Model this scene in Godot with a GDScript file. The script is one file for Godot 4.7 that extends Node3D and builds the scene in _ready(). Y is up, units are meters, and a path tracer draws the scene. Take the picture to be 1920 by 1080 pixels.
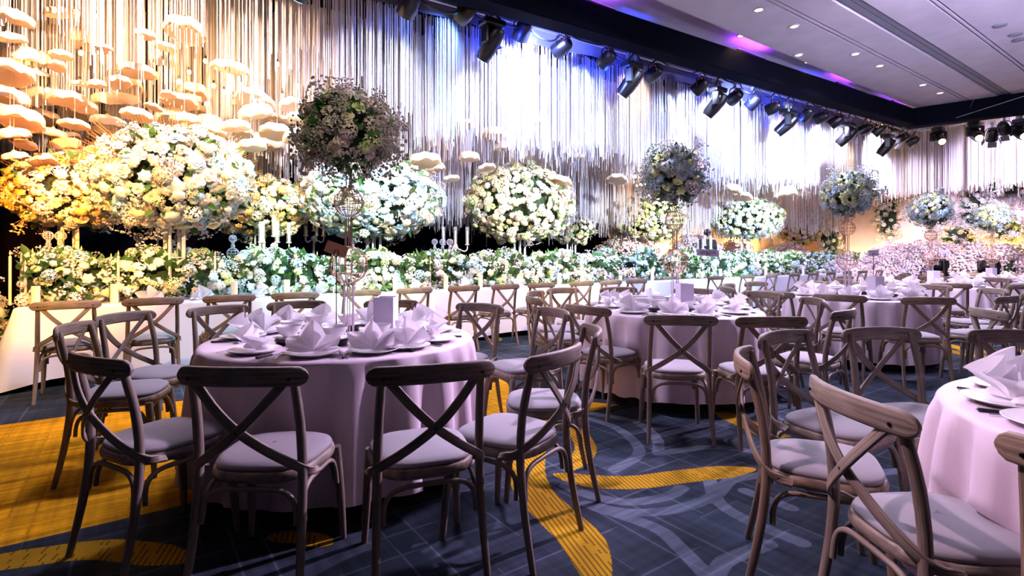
extends Node3D
# A wedding banquet hall: round tables, bentwood chairs, a long flower table and a stage of hanging threads.
# World axes: x runs along the long flower table (away to the right), -z towards the stage, y up, metres.

var rng := RandomNumberGenerator.new()
var M := {}
var S := {}
var used := {}
var chair_meshes := {}

const CAM_H := 1.28
const CEIL := 5.06
const ORD := ["first", "second", "third", "fourth", "fifth", "sixth", "seventh", "eighth", "ninth", "tenth", "eleventh", "twelfth", "thirteenth", "fourteenth", "fifteenth", "sixteenth", "seventeenth", "eighteenth", "nineteenth"]
const TENS := ["", "", "twent", "thirt", "fort", "fift", "sixt", "sevent", "eight", "ninet"]

func ordinal(i: int) -> String:   # 1 -> first, 23 -> twenty-third
	if i < 20:
		return ORD[i - 1]
	if i >= 100:
		return "hundred-and-" + ordinal(i - 100) if i > 100 else "hundredth"
	return TENS[i / 10] + ("ieth" if i % 10 == 0 else "y-" + ORD[i % 10 - 1])


class MB:
	var v := PackedVector3Array()
	var n := PackedVector3Array()
	var uv := PackedVector2Array()
	var ix := PackedInt32Array()

	func patch(rows: Array, closed := false, uvs := Vector2.ONE, uv0 := Vector2.ZERO) -> void:
		var nr := rows.size()
		var nc: int = rows[0].size()
		var base := v.size()
		var nn := PackedVector3Array()
		nn.resize(nr * nc)
		for i in nr:
			var r: PackedVector3Array = rows[i]
			v.append_array(r)
			for j in nc:
				uv.append(uv0 + Vector2(uvs.x * j / (nc - 1.0), uvs.y * i / (nr - 1.0)))
		for i in nr - 1:
			var r0: PackedVector3Array = rows[i]
			var r1: PackedVector3Array = rows[i + 1]
			for j in nc - 1:
				var a := r0[j]
				var b := r0[j + 1]
				var c := r1[j]
				var d := r1[j + 1]
				var f := (d - a).cross(c - b)
				var k := i * nc + j
				nn[k] += f
				nn[k + 1] += f
				nn[k + nc] += f
				nn[k + nc + 1] += f
				var q := base + k
				ix.append_array(PackedInt32Array([q, q + nc, q + 1, q + 1, q + nc, q + nc + 1]))
		for i in nr:
			if closed:
				var s := nn[i * nc] + nn[i * nc + nc - 1]
				nn[i * nc] = s
				nn[i * nc + nc - 1] = s
			var r: PackedVector3Array = rows[i]
			if r[0].is_equal_approx(r[nc / 2]) and r[0].is_equal_approx(r[nc / 3]):
				var t := Vector3.ZERO
				for j in nc:
					t += nn[i * nc + j]
				for j in nc:
					nn[i * nc + j] = t
		for k in nn.size():
			var l := nn[k].length()
			n.append(nn[k] / l if l > 1e-12 else Vector3.UP)

	func poly(p: Array, outward_from: Vector3) -> void:   # flat convex polygon turned away from a point
		var c := Vector3.ZERO
		for q in p:
			c += q
		c /= p.size()
		var nm: Vector3 = (p[1] - p[0]).cross(p[2] - p[0]).normalized()
		var pts := p.duplicate()
		if nm.dot(c - outward_from) < 0.0:
			nm = -nm
			pts.reverse()
		var b := v.size()
		var ax: Vector3 = (pts[1] - pts[0]).normalized()
		var ay := nm.cross(ax)
		for q in pts:
			v.append(q)
			n.append(nm)
			uv.append(Vector2((q - c).dot(ax), (q - c).dot(ay)))
		for k in range(1, pts.size() - 1):
			ix.append_array(PackedInt32Array([b, b + k + 1, b + k]))

	func box(c: Vector3, size: Vector3, bev := 0.004, bs := Basis()) -> void:
		var h := size * 0.5
		bev = minf(bev, minf(h.x, minf(h.y, h.z)) * 0.7)
		for a in 3:
			var b := (a + 1) % 3
			var e := (a + 2) % 3
			for s in [-1.0, 1.0]:
				var f := []
				for q in [[-1, -1], [1, -1], [1, 1], [-1, 1]]:
					var p := Vector3()
					p[a] = s * h[a]
					p[b] = q[0] * (h[b] - bev)
					p[e] = q[1] * (h[e] - bev)
					f.append(c + bs * p)
				poly(f, c)
				for t in [-1.0, 1.0]:
					var g := []
					for q in [[0, -1], [0, 1], [1, 1], [1, -1]]:
						var p := Vector3()
						p[a] = s * (h[a] - (bev if q[0] else 0.0))
						p[b] = t * (h[b] - (0.0 if q[0] else bev))
						p[e] = q[1] * (h[e] - bev)
						g.append(c + bs * p)
					poly(g, c)
		for sx in [-1.0, 1.0]:
			for sy in [-1.0, 1.0]:
				for sz in [-1.0, 1.0]:
					poly([c + bs * Vector3(sx * h.x, sy * (h.y - bev), sz * (h.z - bev)), c + bs * Vector3(sx * (h.x - bev), sy * h.y, sz * (h.z - bev)), c + bs * Vector3(sx * (h.x - bev), sy * (h.y - bev), sz * h.z)], c)

	func plain_box(c: Vector3, size: Vector3, bs := Basis()) -> void:
		var h := size * 0.5
		for a in 3:
			var b := (a + 1) % 3
			var e := (a + 2) % 3
			for s in [-1.0, 1.0]:
				var f := []
				for q in [[-1, -1], [1, -1], [1, 1], [-1, 1]]:
					var p := Vector3()
					p[a] = s * h[a]
					p[b] = q[0] * h[b]
					p[e] = q[1] * h[e]
					f.append(c + bs * p)
				poly(f, c)

	func cap(ring: PackedVector3Array, away: Vector3) -> void:
		var p := []
		for k in ring.size() - 1:
			p.append(ring[k])
		poly(p, away)

	func tube(path: Array, rad, sides := 8, caps := true) -> void:
		var prof := PackedVector2Array()
		for k in sides + 1:
			prof.append(Vector2.from_angle(TAU * k / sides))
		var scales := []
		for k in path.size():
			scales.append(rad[k] if rad is Array else rad)
		sweep(path, prof, scales, Vector3.ZERO, caps)

	func sweep(path: Array, prof: PackedVector2Array, scales: Array, up_hint := Vector3.ZERO, caps := true) -> void:
		var rows := []
		var m := path.size()
		var up := up_hint
		var length := 0.0
		for k in m:
			var t: Vector3 = (path[mini(k + 1, m - 1)] - path[maxi(k - 1, 0)]).normalized()
			if k > 0:
				length += (path[k] - path[k - 1]).length()
			if up_hint == Vector3.ZERO:
				if k == 0:
					up = Vector3.UP if absf(t.y) < 0.9 else Vector3.BACK
				up = (up - t * up.dot(t)).normalized()
			else:
				up = (up_hint - t * up_hint.dot(t)).normalized()
			var side := up.cross(t)
			var r := PackedVector3Array()
			var sc: float = scales[k] if scales.size() else 1.0
			for q in prof:
				r.append(path[k] + side * (q.x * sc) + up * (q.y * sc))
			rows.append(r)
		patch(rows, true, Vector2(1, length))
		if caps:
			cap(rows[0], path[1])
			cap(rows[m - 1], path[m - 2])

	func lathe(prof: Array, segs := 24, c := Vector3.ZERO) -> void:   # prof: Vector2(radius, y), from the bottom up on the outside
		var rows := []
		for q in prof:
			var r := PackedVector3Array()
			for k in segs + 1:
				var t := TAU * k / segs
				r.append(c + Vector3(q.x * cos(t), q.y, -q.x * sin(t)))
			rows.append(r)
		patch(rows, true)

	func ball(c: Vector3, r: Vector3, segs := 12, rings := 7) -> void:
		var rows := []
		for i in rings + 1:
			var a := -PI / 2 + PI * i / rings
			var row := PackedVector3Array()
			for k in segs + 1:
				var t := TAU * k / segs
				row.append(c + Vector3(r.x * cos(a) * cos(t), r.y * sin(a), -r.z * cos(a) * sin(t)))
			rows.append(row)
		patch(rows, true)

	func add(o: MB, xf: Transform3D) -> void:
		var b := v.size()
		for k in o.v.size():
			v.append(xf * o.v[k])
			n.append((xf.basis * o.n[k]).normalized())
		uv.append_array(o.uv)
		for k in o.ix:
			ix.append(b + k)

	func mesh() -> ArrayMesh:
		var a := []
		a.resize(Mesh.ARRAY_MAX)
		a[Mesh.ARRAY_VERTEX] = v
		a[Mesh.ARRAY_NORMAL] = n
		a[Mesh.ARRAY_TEX_UV] = uv
		a[Mesh.ARRAY_INDEX] = ix
		var m := ArrayMesh.new()
		m.add_surface_from_arrays(Mesh.PRIMITIVE_TRIANGLES, a)
		return m


# ---------------------------------------------------------------- nodes

func numbered(base: String) -> String:
	var k: int = used.get(base, 0)
	used[base] = k + 1
	return base if k == 0 else "%s_%03d" % [base, k]


func tag(o: Node3D, label: String, category: String, group := "") -> Node3D:
	o.set_meta("label", label)
	o.set_meta("category", category)
	if group:
		o.set_meta("group", group)
	return o


func thing(called: String, label: String, category: String, at := Vector3.ZERO, turn := 0.0, group := "") -> Node3D:
	var o := Node3D.new()
	o.name = numbered(called)
	o.position = at
	o.rotation.y = turn
	tag(o, label, category, group)
	add_child(o)
	return o


func part(called: String, mesh: Mesh, material: Material, parent: Node3D, xf := Transform3D()) -> MeshInstance3D:
	var o := MeshInstance3D.new()
	o.name = called
	o.mesh = mesh
	o.material_override = material
	o.transform = xf
	parent.add_child(o, true)
	return o


func single(called: String, mesh: Mesh, material: Material, label: String, category: String, at := Vector3.ZERO, turn := 0.0, group := "") -> MeshInstance3D:
	var o := MeshInstance3D.new()
	o.name = numbered(called)
	o.mesh = mesh
	o.material_override = material
	o.position = at
	o.rotation.y = turn
	tag(o, label, category, group)
	add_child(o)
	return o


func struct(called: String, mesh: Mesh, material: Material, parent: Node3D = null) -> MeshInstance3D:
	var o := MeshInstance3D.new()
	o.mesh = mesh
	o.material_override = material
	if parent:
		o.name = called
		parent.add_child(o, true)
	else:
		o.name = numbered(called)
		o.set_meta("kind", "structure")
		add_child(o)
	return o


func many(called: String, mesh: Mesh, material: Material, xfs: Array, parent: Node3D) -> MultiMeshInstance3D:
	var mm := MultiMesh.new()
	mm.transform_format = MultiMesh.TRANSFORM_3D
	mm.mesh = mesh
	mm.instance_count = xfs.size()
	for k in xfs.size():
		mm.set_instance_transform(k, xfs[k])
	var o := MultiMeshInstance3D.new()
	o.name = called
	o.multimesh = mm
	o.material_override = material
	o.set_meta("kind", "stuff")
	parent.add_child(o, true)
	return o


# ---------------------------------------------------------------- camera and light

func spot(at: Vector3, to: Vector3, color: Color, energy: float, angle: float, size := 0.06, blend := 0.6) -> void:
	var l := SpotLight3D.new()
	l.name = numbered("stage_spotlight_beam")
	l.light_color = color
	l.light_energy = energy
	l.spot_angle = angle
	l.spot_angle_attenuation = blend
	l.spot_range = 40.0
	l.spot_attenuation = 2.0
	l.light_size = size
	l.shadow_enabled = true
	add_child(l)
	l.look_at_from_position(at, to, Vector3.UP if absf((to - at).normalized().y) < 0.98 else Vector3.BACK)


func omni(at: Vector3, color: Color, energy: float, size := 0.03) -> void:
	var l := OmniLight3D.new()
	l.name = numbered("bulb_glow")
	l.light_color = color
	l.light_energy = energy
	l.light_size = size
	l.omni_range = 40.0
	l.omni_attenuation = 2.0
	l.shadow_enabled = true
	l.position = at
	add_child(l)


func area(at: Vector3, to: Vector3, color: Color, energy: float, size: Vector2) -> void:
	var l := AreaLight3D.new()
	l.name = numbered("unseen_lamp_glow")
	l.light_color = color
	l.light_energy = energy
	l.area_size = size
	l.area_range = 40.0
	l.shadow_enabled = true
	add_child(l)
	l.look_at_from_position(at, to, Vector3.UP if absf((to - at).normalized().y) < 0.98 else Vector3.BACK)


func setup_view() -> void:
	var cam := Camera3D.new()
	cam.name = "camera"
	cam.projection = Camera3D.PROJECTION_FRUSTUM
	cam.near = 0.05
	cam.far = 100.0
	cam.size = 0.05 * 1080.0 / 1000.0            # focal length 1000 px of a 1080 px high frame
	cam.frustum_offset = Vector2(0.0, -0.05 * 62.0 / 1000.0)   # horizon at row 478
	cam.position = Vector3(0, CAM_H, 0)
	cam.rotation.y = -deg_to_rad(35.154)
	cam.current = true
	add_child(cam)
	var e := Environment.new()
	e.background_mode = Environment.BG_COLOR
	e.background_color = Color(0.01, 0.01, 0.015)
	e.tonemap_mode = Environment.TONE_MAPPER_LINEAR
	e.tonemap_exposure = 1.0
	e.sdfgi_enabled = true
	e.ssao_enabled = true
	e.ssil_enabled = true
	var we := WorldEnvironment.new()
	we.name = "environment"
	we.environment = e
	add_child(we)


const WARM := Color(1.0, 0.66, 0.30)
const AMBER := Color(1.0, 0.55, 0.14)
const COOL := Color(0.72, 0.84, 1.0)
const CYAN := Color(0.30, 0.85, 1.0)
const BLUE := Color(0.12, 0.25, 1.0)
const LILAC := Color(0.90, 0.85, 1.0)
const NEUTRAL := Color(1.0, 0.92, 0.86)

const UNSEEN_FRONT_LAMPS := [  # lamps out of view, placed to light stage flowers, threads and tables
	[Vector3(-1.6, 4.55, 0.4), Vector3(-0.78, 1.95, -8.45), AMBER, 400.0, 7.0],
	[Vector3(-1.0, 4.55, 0.4), Vector3(0.2, 2.15, -7.3), Color(1.0, 0.86, 0.60), 80.0, 10.0],
	[Vector3(-0.4, 4.55, 0.4), Vector3(-0.6, 1.15, -7.3), Color(1.0, 0.70, 0.34), 130.0, 8.0],
	[Vector3(0.4, 4.55, 0.4), Vector3(1.7, 2.05, -9.2), Color(1.0, 0.92, 0.70), 110.0, 7.0],
	[Vector3(1.2, 4.55, 0.4), Vector3(3.1, 2.15, -8.0), Color(0.92, 1.0, 0.94), 115.0, 9.0],
	[Vector3(2.0, 4.55, 0.4), Vector3(2.2, 1.2, -7.4), Color(0.80, 1.0, 0.92), 80.0, 10.0],
	[Vector3(3.4, 4.55, 0.4), Vector3(6.1, 2.15, -8.3), Color(1.0, 0.97, 0.84), 150.0, 8.5],
	[Vector3(4.6, 4.55, 0.4), Vector3(5.8, 1.2, -7.4), Color(1.0, 0.97, 0.80), 80.0, 10.0],
	[Vector3(6.0, 4.55, 0.4), Vector3(9.8, 2.0, -9.0), Color(1.0, 0.95, 0.84), 180.0, 9.0],
	[Vector3(7.2, 4.55, 0.4), Vector3(10.5, 1.2, -7.4), Color(0.85, 1.0, 0.98), 110.0, 11.0],
	[Vector3(8.4, 4.55, 0.4), Vector3(14.2, 2.0, -8.6), Color(0.92, 1.0, 1.0), 250.0, 9.0],
	[Vector3(10.0, 4.55, 0.4), Vector3(17.8, 0.6, -5.8), Color(1.0, 0.92, 0.97), 150.0, 13.0],
	[Vector3(-0.6, 4.55, -3.2), Vector3(2.3, 0.5, -0.2), Color(1.0, 0.84, 0.95), 26.0, 13.0],
	[Vector3(7.6, 4.55, -2.3), Vector3(1.3, 0.45, -2.5), Color(0.95, 0.82, 1.0), 85.0, 11.0],
	[Vector3(8.6, 4.55, -1.6), Vector3(4.2, 0.45, -2.4), Color(0.95, 0.82, 1.0), 60.0, 10.0],
	[Vector3(-3.6, 4.55, -3.4), Vector3(0.2, 0.6, -6.6), Color(1.0, 0.80, 0.58), 34.0, 20.0],
	[Vector3(1.0, 4.55, -3.6), Vector3(4.2, 0.6, -6.5), Color(1.0, 0.78, 0.52), 34.0, 24.0],
	[Vector3(1.6, 4.55, 0.4), Vector3(3.4, 3.0, -7.8), Color(0.80, 0.86, 1.0), 130.0, 13.0],
	[Vector3(5.2, 4.55, 0.4), Vector3(6.9, 2.75, -7.6), Color(0.78, 0.85, 1.0), 190.0, 14.0],
	[Vector3(9.2, 4.55, 0.4), Vector3(12.4, 2.75, -7.6), Color(0.80, 0.85, 1.0), 260.0, 15.0],
	[Vector3(-0.2, 4.55, 0.6), Vector3(1.05, 2.1, -3.3), Color(1.0, 0.95, 0.86), 7.0, 7.0]]

func setup_lights() -> void:
	# colour washes on the stage flowers and threads, from unseen lamps placed near the bar to light them
	spot(Vector3(0.2, 4.6, -5.2), Vector3(-0.3, 3.6, -9.5), Color(1.0, 0.80, 0.67), 62.0, 50.0)
	spot(Vector3(2.4, 4.7, -6.6), Vector3(1.4, 0.8, -7.2), CYAN, 26.0, 24.0)
	spot(Vector3(3.6, 4.7, -6.5), Vector3(3.8, 1.2, -7.5), CYAN, 22.0, 20.0)
	spot(Vector3(8.2, 4.6, -6.3), Vector3(8.0, 0.9, -7.3), CYAN, 26.0, 16.0)
	spot(Vector3(10.6, 4.6, -6.2), Vector3(10.9, 0.9, -7.3), CYAN, 34.0, 18.0)
	spot(Vector3(4.8, 4.55, -6.25), Vector3(7.6, 3.1, -9.0), Color(0.52, 0.58, 1.0), 34.0, 62.0)
	spot(Vector3(10.0, 4.5, -6.0), Vector3(13.0, 3.1, -8.8), Color(0.52, 0.58, 1.0), 34.0, 62.0)
	spot(Vector3(4.4, 4.5, -6.3), Vector3(5.6, 2.4, -9.4), Color(0.80, 0.84, 1.0), 16.0, 46.0)
	spot(Vector3(9.0, 4.5, -6.1), Vector3(10.4, 2.4, -9.2), Color(0.80, 0.84, 1.0), 16.0, 46.0)
	spot(Vector3(14.0, 4.4, -5.9), Vector3(15.6, 2.6, -8.8), Color(0.86, 0.84, 1.0), 20.0, 48.0)
	spot(Vector3(16.8, 4.4, -5.9), Vector3(18.8, 3.4, -7.4), Color(0.92, 0.86, 1.0), 24.0, 52.0)
	# blue glow on the valance, from unseen lamps placed to light it
	spot(Vector3(4.4, 4.2, -6.45), Vector3(4.6, 5.2, -6.95), BLUE, 3.0, 70.0)
	spot(Vector3(6.6, 4.2, -6.4), Vector3(6.8, 5.2, -6.9), BLUE, 4.0, 70.0)
	spot(Vector3(9.4, 4.2, -6.3), Vector3(9.6, 5.2, -6.9), BLUE, 4.0, 70.0)
	spot(Vector3(12.2, 4.2, -6.2), Vector3(12.4, 5.2, -6.8), BLUE, 4.0, 70.0)
	# unseen lamps above the guests, placed to light stage and tables (built in build_truss)
	for q in UNSEEN_FRONT_LAMPS:
		spot(q[0] + (q[1] - q[0]).normalized() * 0.36, q[1], q[2], q[3], q[4])
	# lilac wash on the guest tables from unseen ceiling panels out of view
	area(Vector3(2.2, 4.98, -4.75), Vector3(2.0, 0.0, -3.6), LILAC, 42.0, Vector2(1.6, 0.5))
	area(Vector3(6.4, 4.98, -3.9), Vector3(5.6, 0.0, -3.0), LILAC, 46.0, Vector2(1.6, 0.5))
	area(Vector3(8.6, 4.98, -2.2), Vector3(11.0, 0.0, -3.2), LILAC, 46.0, Vector2(1.6, 0.5))
	area(Vector3(4.5, 4.98, 2.6), Vector3(4.0, 0.0, 0.5), LILAC, 0.5, Vector2(1.6, 0.5))
	spot(Vector3(9.8, 2.3, 1.3), Vector3(10.6, 5.06, -1.4), Color(0.84, 0.80, 1.0), 48.0, 62.0, 0.2, 1.0)  # unseen uplight beyond the right edge, placed to brighten the ceiling


func _ready() -> void:
	rng.seed = 11
	setup_view()
	setup_lights()
	make_materials()
	make_shapes()
	build_room()
	build_stage_cloths()
	build_truss()
	build_threads()
	build_parasols()
	build_long_tables()
	build_flower_trees()
	build_right_wall()
	build_round_tables()
	build_person()


# ---------------------------------------------------------------- materials

func noise_image(w: int, h: int, freq: float, octaves: int, sd: int) -> Image:
	var f := FastNoiseLite.new()
	f.seed = sd
	f.frequency = freq
	f.fractal_octaves = octaves
	return f.get_seamless_image(w, h)


func ramp(im: Image, lo: Color, hi: Color) -> ImageTexture:
	im.convert(Image.FORMAT_L8)
	var d := im.get_data()
	var o := PackedByteArray()
	o.resize(d.size() * 3)
	var lut := []
	for k in 256:
		var c := lo.lerp(hi, k / 255.0)
		lut.append([c.r8, c.g8, c.b8])
	for k in d.size():
		var c: Array = lut[d[k]]
		o[k * 3] = c[0]
		o[k * 3 + 1] = c[1]
		o[k * 3 + 2] = c[2]
	return ImageTexture.create_from_image(Image.create_from_data(im.get_width(), im.get_height(), false, Image.FORMAT_RGB8, o))


func mat(key: String, color: Color, rough := 0.7, metal := 0.0) -> StandardMaterial3D:
	var m := StandardMaterial3D.new()
	m.resource_name = key
	m.albedo_color = color
	m.roughness = rough
	m.metallic = metal
	m.cull_mode = BaseMaterial3D.CULL_DISABLED
	M[key] = m
	return m


func textured(key: String, t: Texture2D, scale: float, rough := 0.8, tint := Color.WHITE) -> StandardMaterial3D:
	var m := mat(key, tint, rough)
	m.albedo_texture = t
	m.uv1_triplanar = true
	m.uv1_world_triplanar = true
	m.uv1_scale = Vector3.ONE * scale
	return m


func glowing(key: String, color: Color, strength: float) -> StandardMaterial3D:
	var m := mat(key, color, 0.4)
	m.emission_enabled = true
	m.emission = color
	m.emission_energy_multiplier = strength
	return m


func make_materials() -> void:
	# weathered oak: long streaks along the grain (v runs along each stick)
	var g := noise_image(256, 24, 0.05, 4, 3)
	g.resize(256, 512, Image.INTERPOLATE_CUBIC)
	var g2 := noise_image(256, 256, 0.02, 3, 8)
	g2.resize(256, 512)
	g.convert(Image.FORMAT_L8)
	g2.convert(Image.FORMAT_L8)
	var d1 := g.get_data()
	var d2 := g2.get_data()
	for k in d1.size():
		d1[k] = clampi(int(d1[k] * 0.65 + d2[k] * 0.35), 0, 255)
	g = Image.create_from_data(256, 512, false, Image.FORMAT_L8, d1)
	var grain := ramp(g, Color(0.30, 0.255, 0.225), Color(0.64, 0.58, 0.52))
	for k in 3:
		var m := mat("oak_%d" % k, [Color(1, 1, 1), Color(0.93, 0.9, 0.88), Color(1.0, 0.95, 0.88)][k], 0.55)
		m.albedo_texture = grain
		m.uv1_scale = Vector3(2, 1.6, 1)
	# linen seat
	var ln := noise_image(256, 256, 0.28, 3, 5)
	var seat := textured("linen_seat", ramp(ln, Color(0.44, 0.42, 0.44), Color(0.60, 0.58, 0.60)), 5.0, 0.9)
	seat.rim_enabled = true
	seat.rim = 0.3
	# table cloths
	var cl := noise_image(256, 256, 0.2, 2, 15)
	var ct := ramp(cl, Color(0.76, 0.69, 0.74), Color(0.83, 0.77, 0.81))
	var pink := textured("mauve_cloth", ct, 4.0, 0.62)
	textured("white_cloth", ramp(cl.duplicate(), Color(0.80, 0.79, 0.81), Color(0.88, 0.87, 0.89)), 4.0, 0.55)
	var nap := mat("napkin", Color(0.90, 0.88, 0.90), 0.7)
	nap.backlight_enabled = true
	nap.backlight = Color(0.8, 0.78, 0.8)
	mat("black_skirt", Color(0.025, 0.025, 0.03), 0.9)
	mat("porcelain", Color(0.90, 0.89, 0.90), 0.15)
	mat("black_gloss", Color(0.02, 0.02, 0.022), 0.12)
	mat("knife_handle", Color(0.03, 0.03, 0.05), 0.35)
	mat("steel", Color(0.75, 0.75, 0.78), 0.2, 1.0)
	mat("screw", Color(0.10, 0.09, 0.08), 0.4, 0.8)
	mat("card", Color(0.86, 0.83, 0.90), 0.8)
	mat("ink", Color(0.13, 0.09, 0.16), 0.8)
	mat("kraft_card", Color(0.72, 0.50, 0.36), 0.8)
	mat("dark_rod", Color(0.16, 0.15, 0.17), 0.3, 0.7)
	mat("gold_wire", Color(0.82, 0.66, 0.57), 0.3, 0.85)
	mat("pearl_rod", Color(0.86, 0.80, 0.84), 0.25, 0.3)
	mat("white_stand", Color(0.88, 0.86, 0.85), 0.4)
	mat("wax", Color(0.95, 0.90, 0.78), 0.5).subsurf_scatter_enabled = true
	M.wax.subsurf_scatter_strength = 0.2
	mat("wick_flame", Color(1.0, 0.86, 0.55), 0.5)
	var gl := mat("clear_glass", Color(1, 1, 1, 0.14), 0.03)
	gl.transparency = BaseMaterial3D.TRANSPARENCY_ALPHA
	var cr := mat("crystal", Color(0.92, 0.90, 0.95, 1.0), 0.08, 0.55)
	cr.clearcoat_enabled = true
	cr.clearcoat = 0.8
	# flowers
	var k := 0
	for c in [Color(0.93, 0.91, 0.86), Color(0.93, 0.87, 0.72), Color(0.92, 0.84, 0.78), Color(0.74, 0.86, 0.93), Color(0.86, 0.90, 0.62), Color(0.93, 0.78, 0.48)]:
		var f := mat("petal_%d" % k, c, 0.65)
		f.backlight_enabled = true
		f.backlight = Color(0.4, 0.4, 0.4)
		k += 1
	mat("gypsophila", Color(0.84, 0.82, 0.82), 0.8)
	mat("gypsophila_grey", Color(0.66, 0.62, 0.58), 0.8)
	mat("gypsophila_blue", Color(0.58, 0.63, 0.61), 0.8)
	mat("gypsophila_pink", Color(0.88, 0.78, 0.80), 0.8)
	mat("leaf", Color(0.27, 0.42, 0.20), 0.5)
	mat("leaf_grey", Color(0.36, 0.46, 0.38), 0.6)
	mat("leaf_lime", Color(0.56, 0.66, 0.22), 0.5)
	mat("moss", Color(0.14, 0.21, 0.11), 0.95)
	mat("stick", Color(0.55, 0.40, 0.20), 0.7)
	# room and stage
	var pa := noise_image(256, 256, 0.02, 3, 21)
	textured("ceiling_paint", ramp(pa, Color(0.66, 0.63, 0.66), Color(0.71, 0.68, 0.71)), 0.3, 0.9)
	mat("ceiling_grey", Color(0.42, 0.42, 0.46), 0.8)
	mat("slot_black", Color(0.02, 0.02, 0.02), 0.9)
	mat("beam_black", Color(0.04, 0.05, 0.085), 0.9)
	M.beam_black.metallic_specular = 0.1
	mat("curtain_black", Color(0.03, 0.03, 0.07), 1.0)
	M.curtain_black.metallic_specular = 0.0
	textured("wall_beige", ramp(pa.duplicate(), Color(0.82, 0.73, 0.67), Color(0.87, 0.78, 0.72)), 0.4, 0.85)
	mat("wall_dark", Color(0.20, 0.18, 0.20), 0.9)
	mat("valance_grey", Color(0.40, 0.40, 0.46), 0.8)
	mat("deck", Color(0.05, 0.05, 0.06), 0.7)
	var th := mat("thread", Color(0.88, 0.86, 0.87), 0.6)
	th.backlight_enabled = true
	th.backlight = Color(0.8, 0.8, 0.8)
	var pr := mat("paper", Color(0.92, 0.86, 0.78), 0.85)
	pr.backlight_enabled = true
	pr.backlight = Color(0.7, 0.62, 0.5)
	mat("lamp_black", Color(0.035, 0.04, 0.055), 0.35)
	mat("lamp_panel", Color(0.30, 0.28, 0.30), 0.4)
	mat("alu", Color(0.70, 0.70, 0.72), 0.3, 0.9)
	mat("cable", Color(0.02, 0.02, 0.025), 0.6)
	glowing("lens_cool", Color(0.75, 0.87, 1.0), 4.0)
	glowing("lens_warm", Color(1.0, 0.86, 0.62), 6.0)
	glowing("red_led", Color(1.0, 0.1, 0.08), 2.0)
	glowing("bulb", Color(1.0, 0.72, 0.38), 14.0)
	glowing("downlight", Color(1.0, 0.84, 0.66), 7.0)
	glowing("unseen_purple_strip", Color(0.62, 0.28, 1.0), 3.0)
	glowing("unseen_lamp_lilac", Color(0.85, 0.78, 1.0), 2.0)
	mat("suit", Color(0.03, 0.03, 0.04), 0.85)
	mat("skin", Color(0.62, 0.45, 0.36), 0.6)
	mat("hair", Color(0.02, 0.018, 0.016), 0.7)
	carpet_material("carpet_near", 1400, true)
	carpet_material("carpet_far", 700, false)


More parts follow.
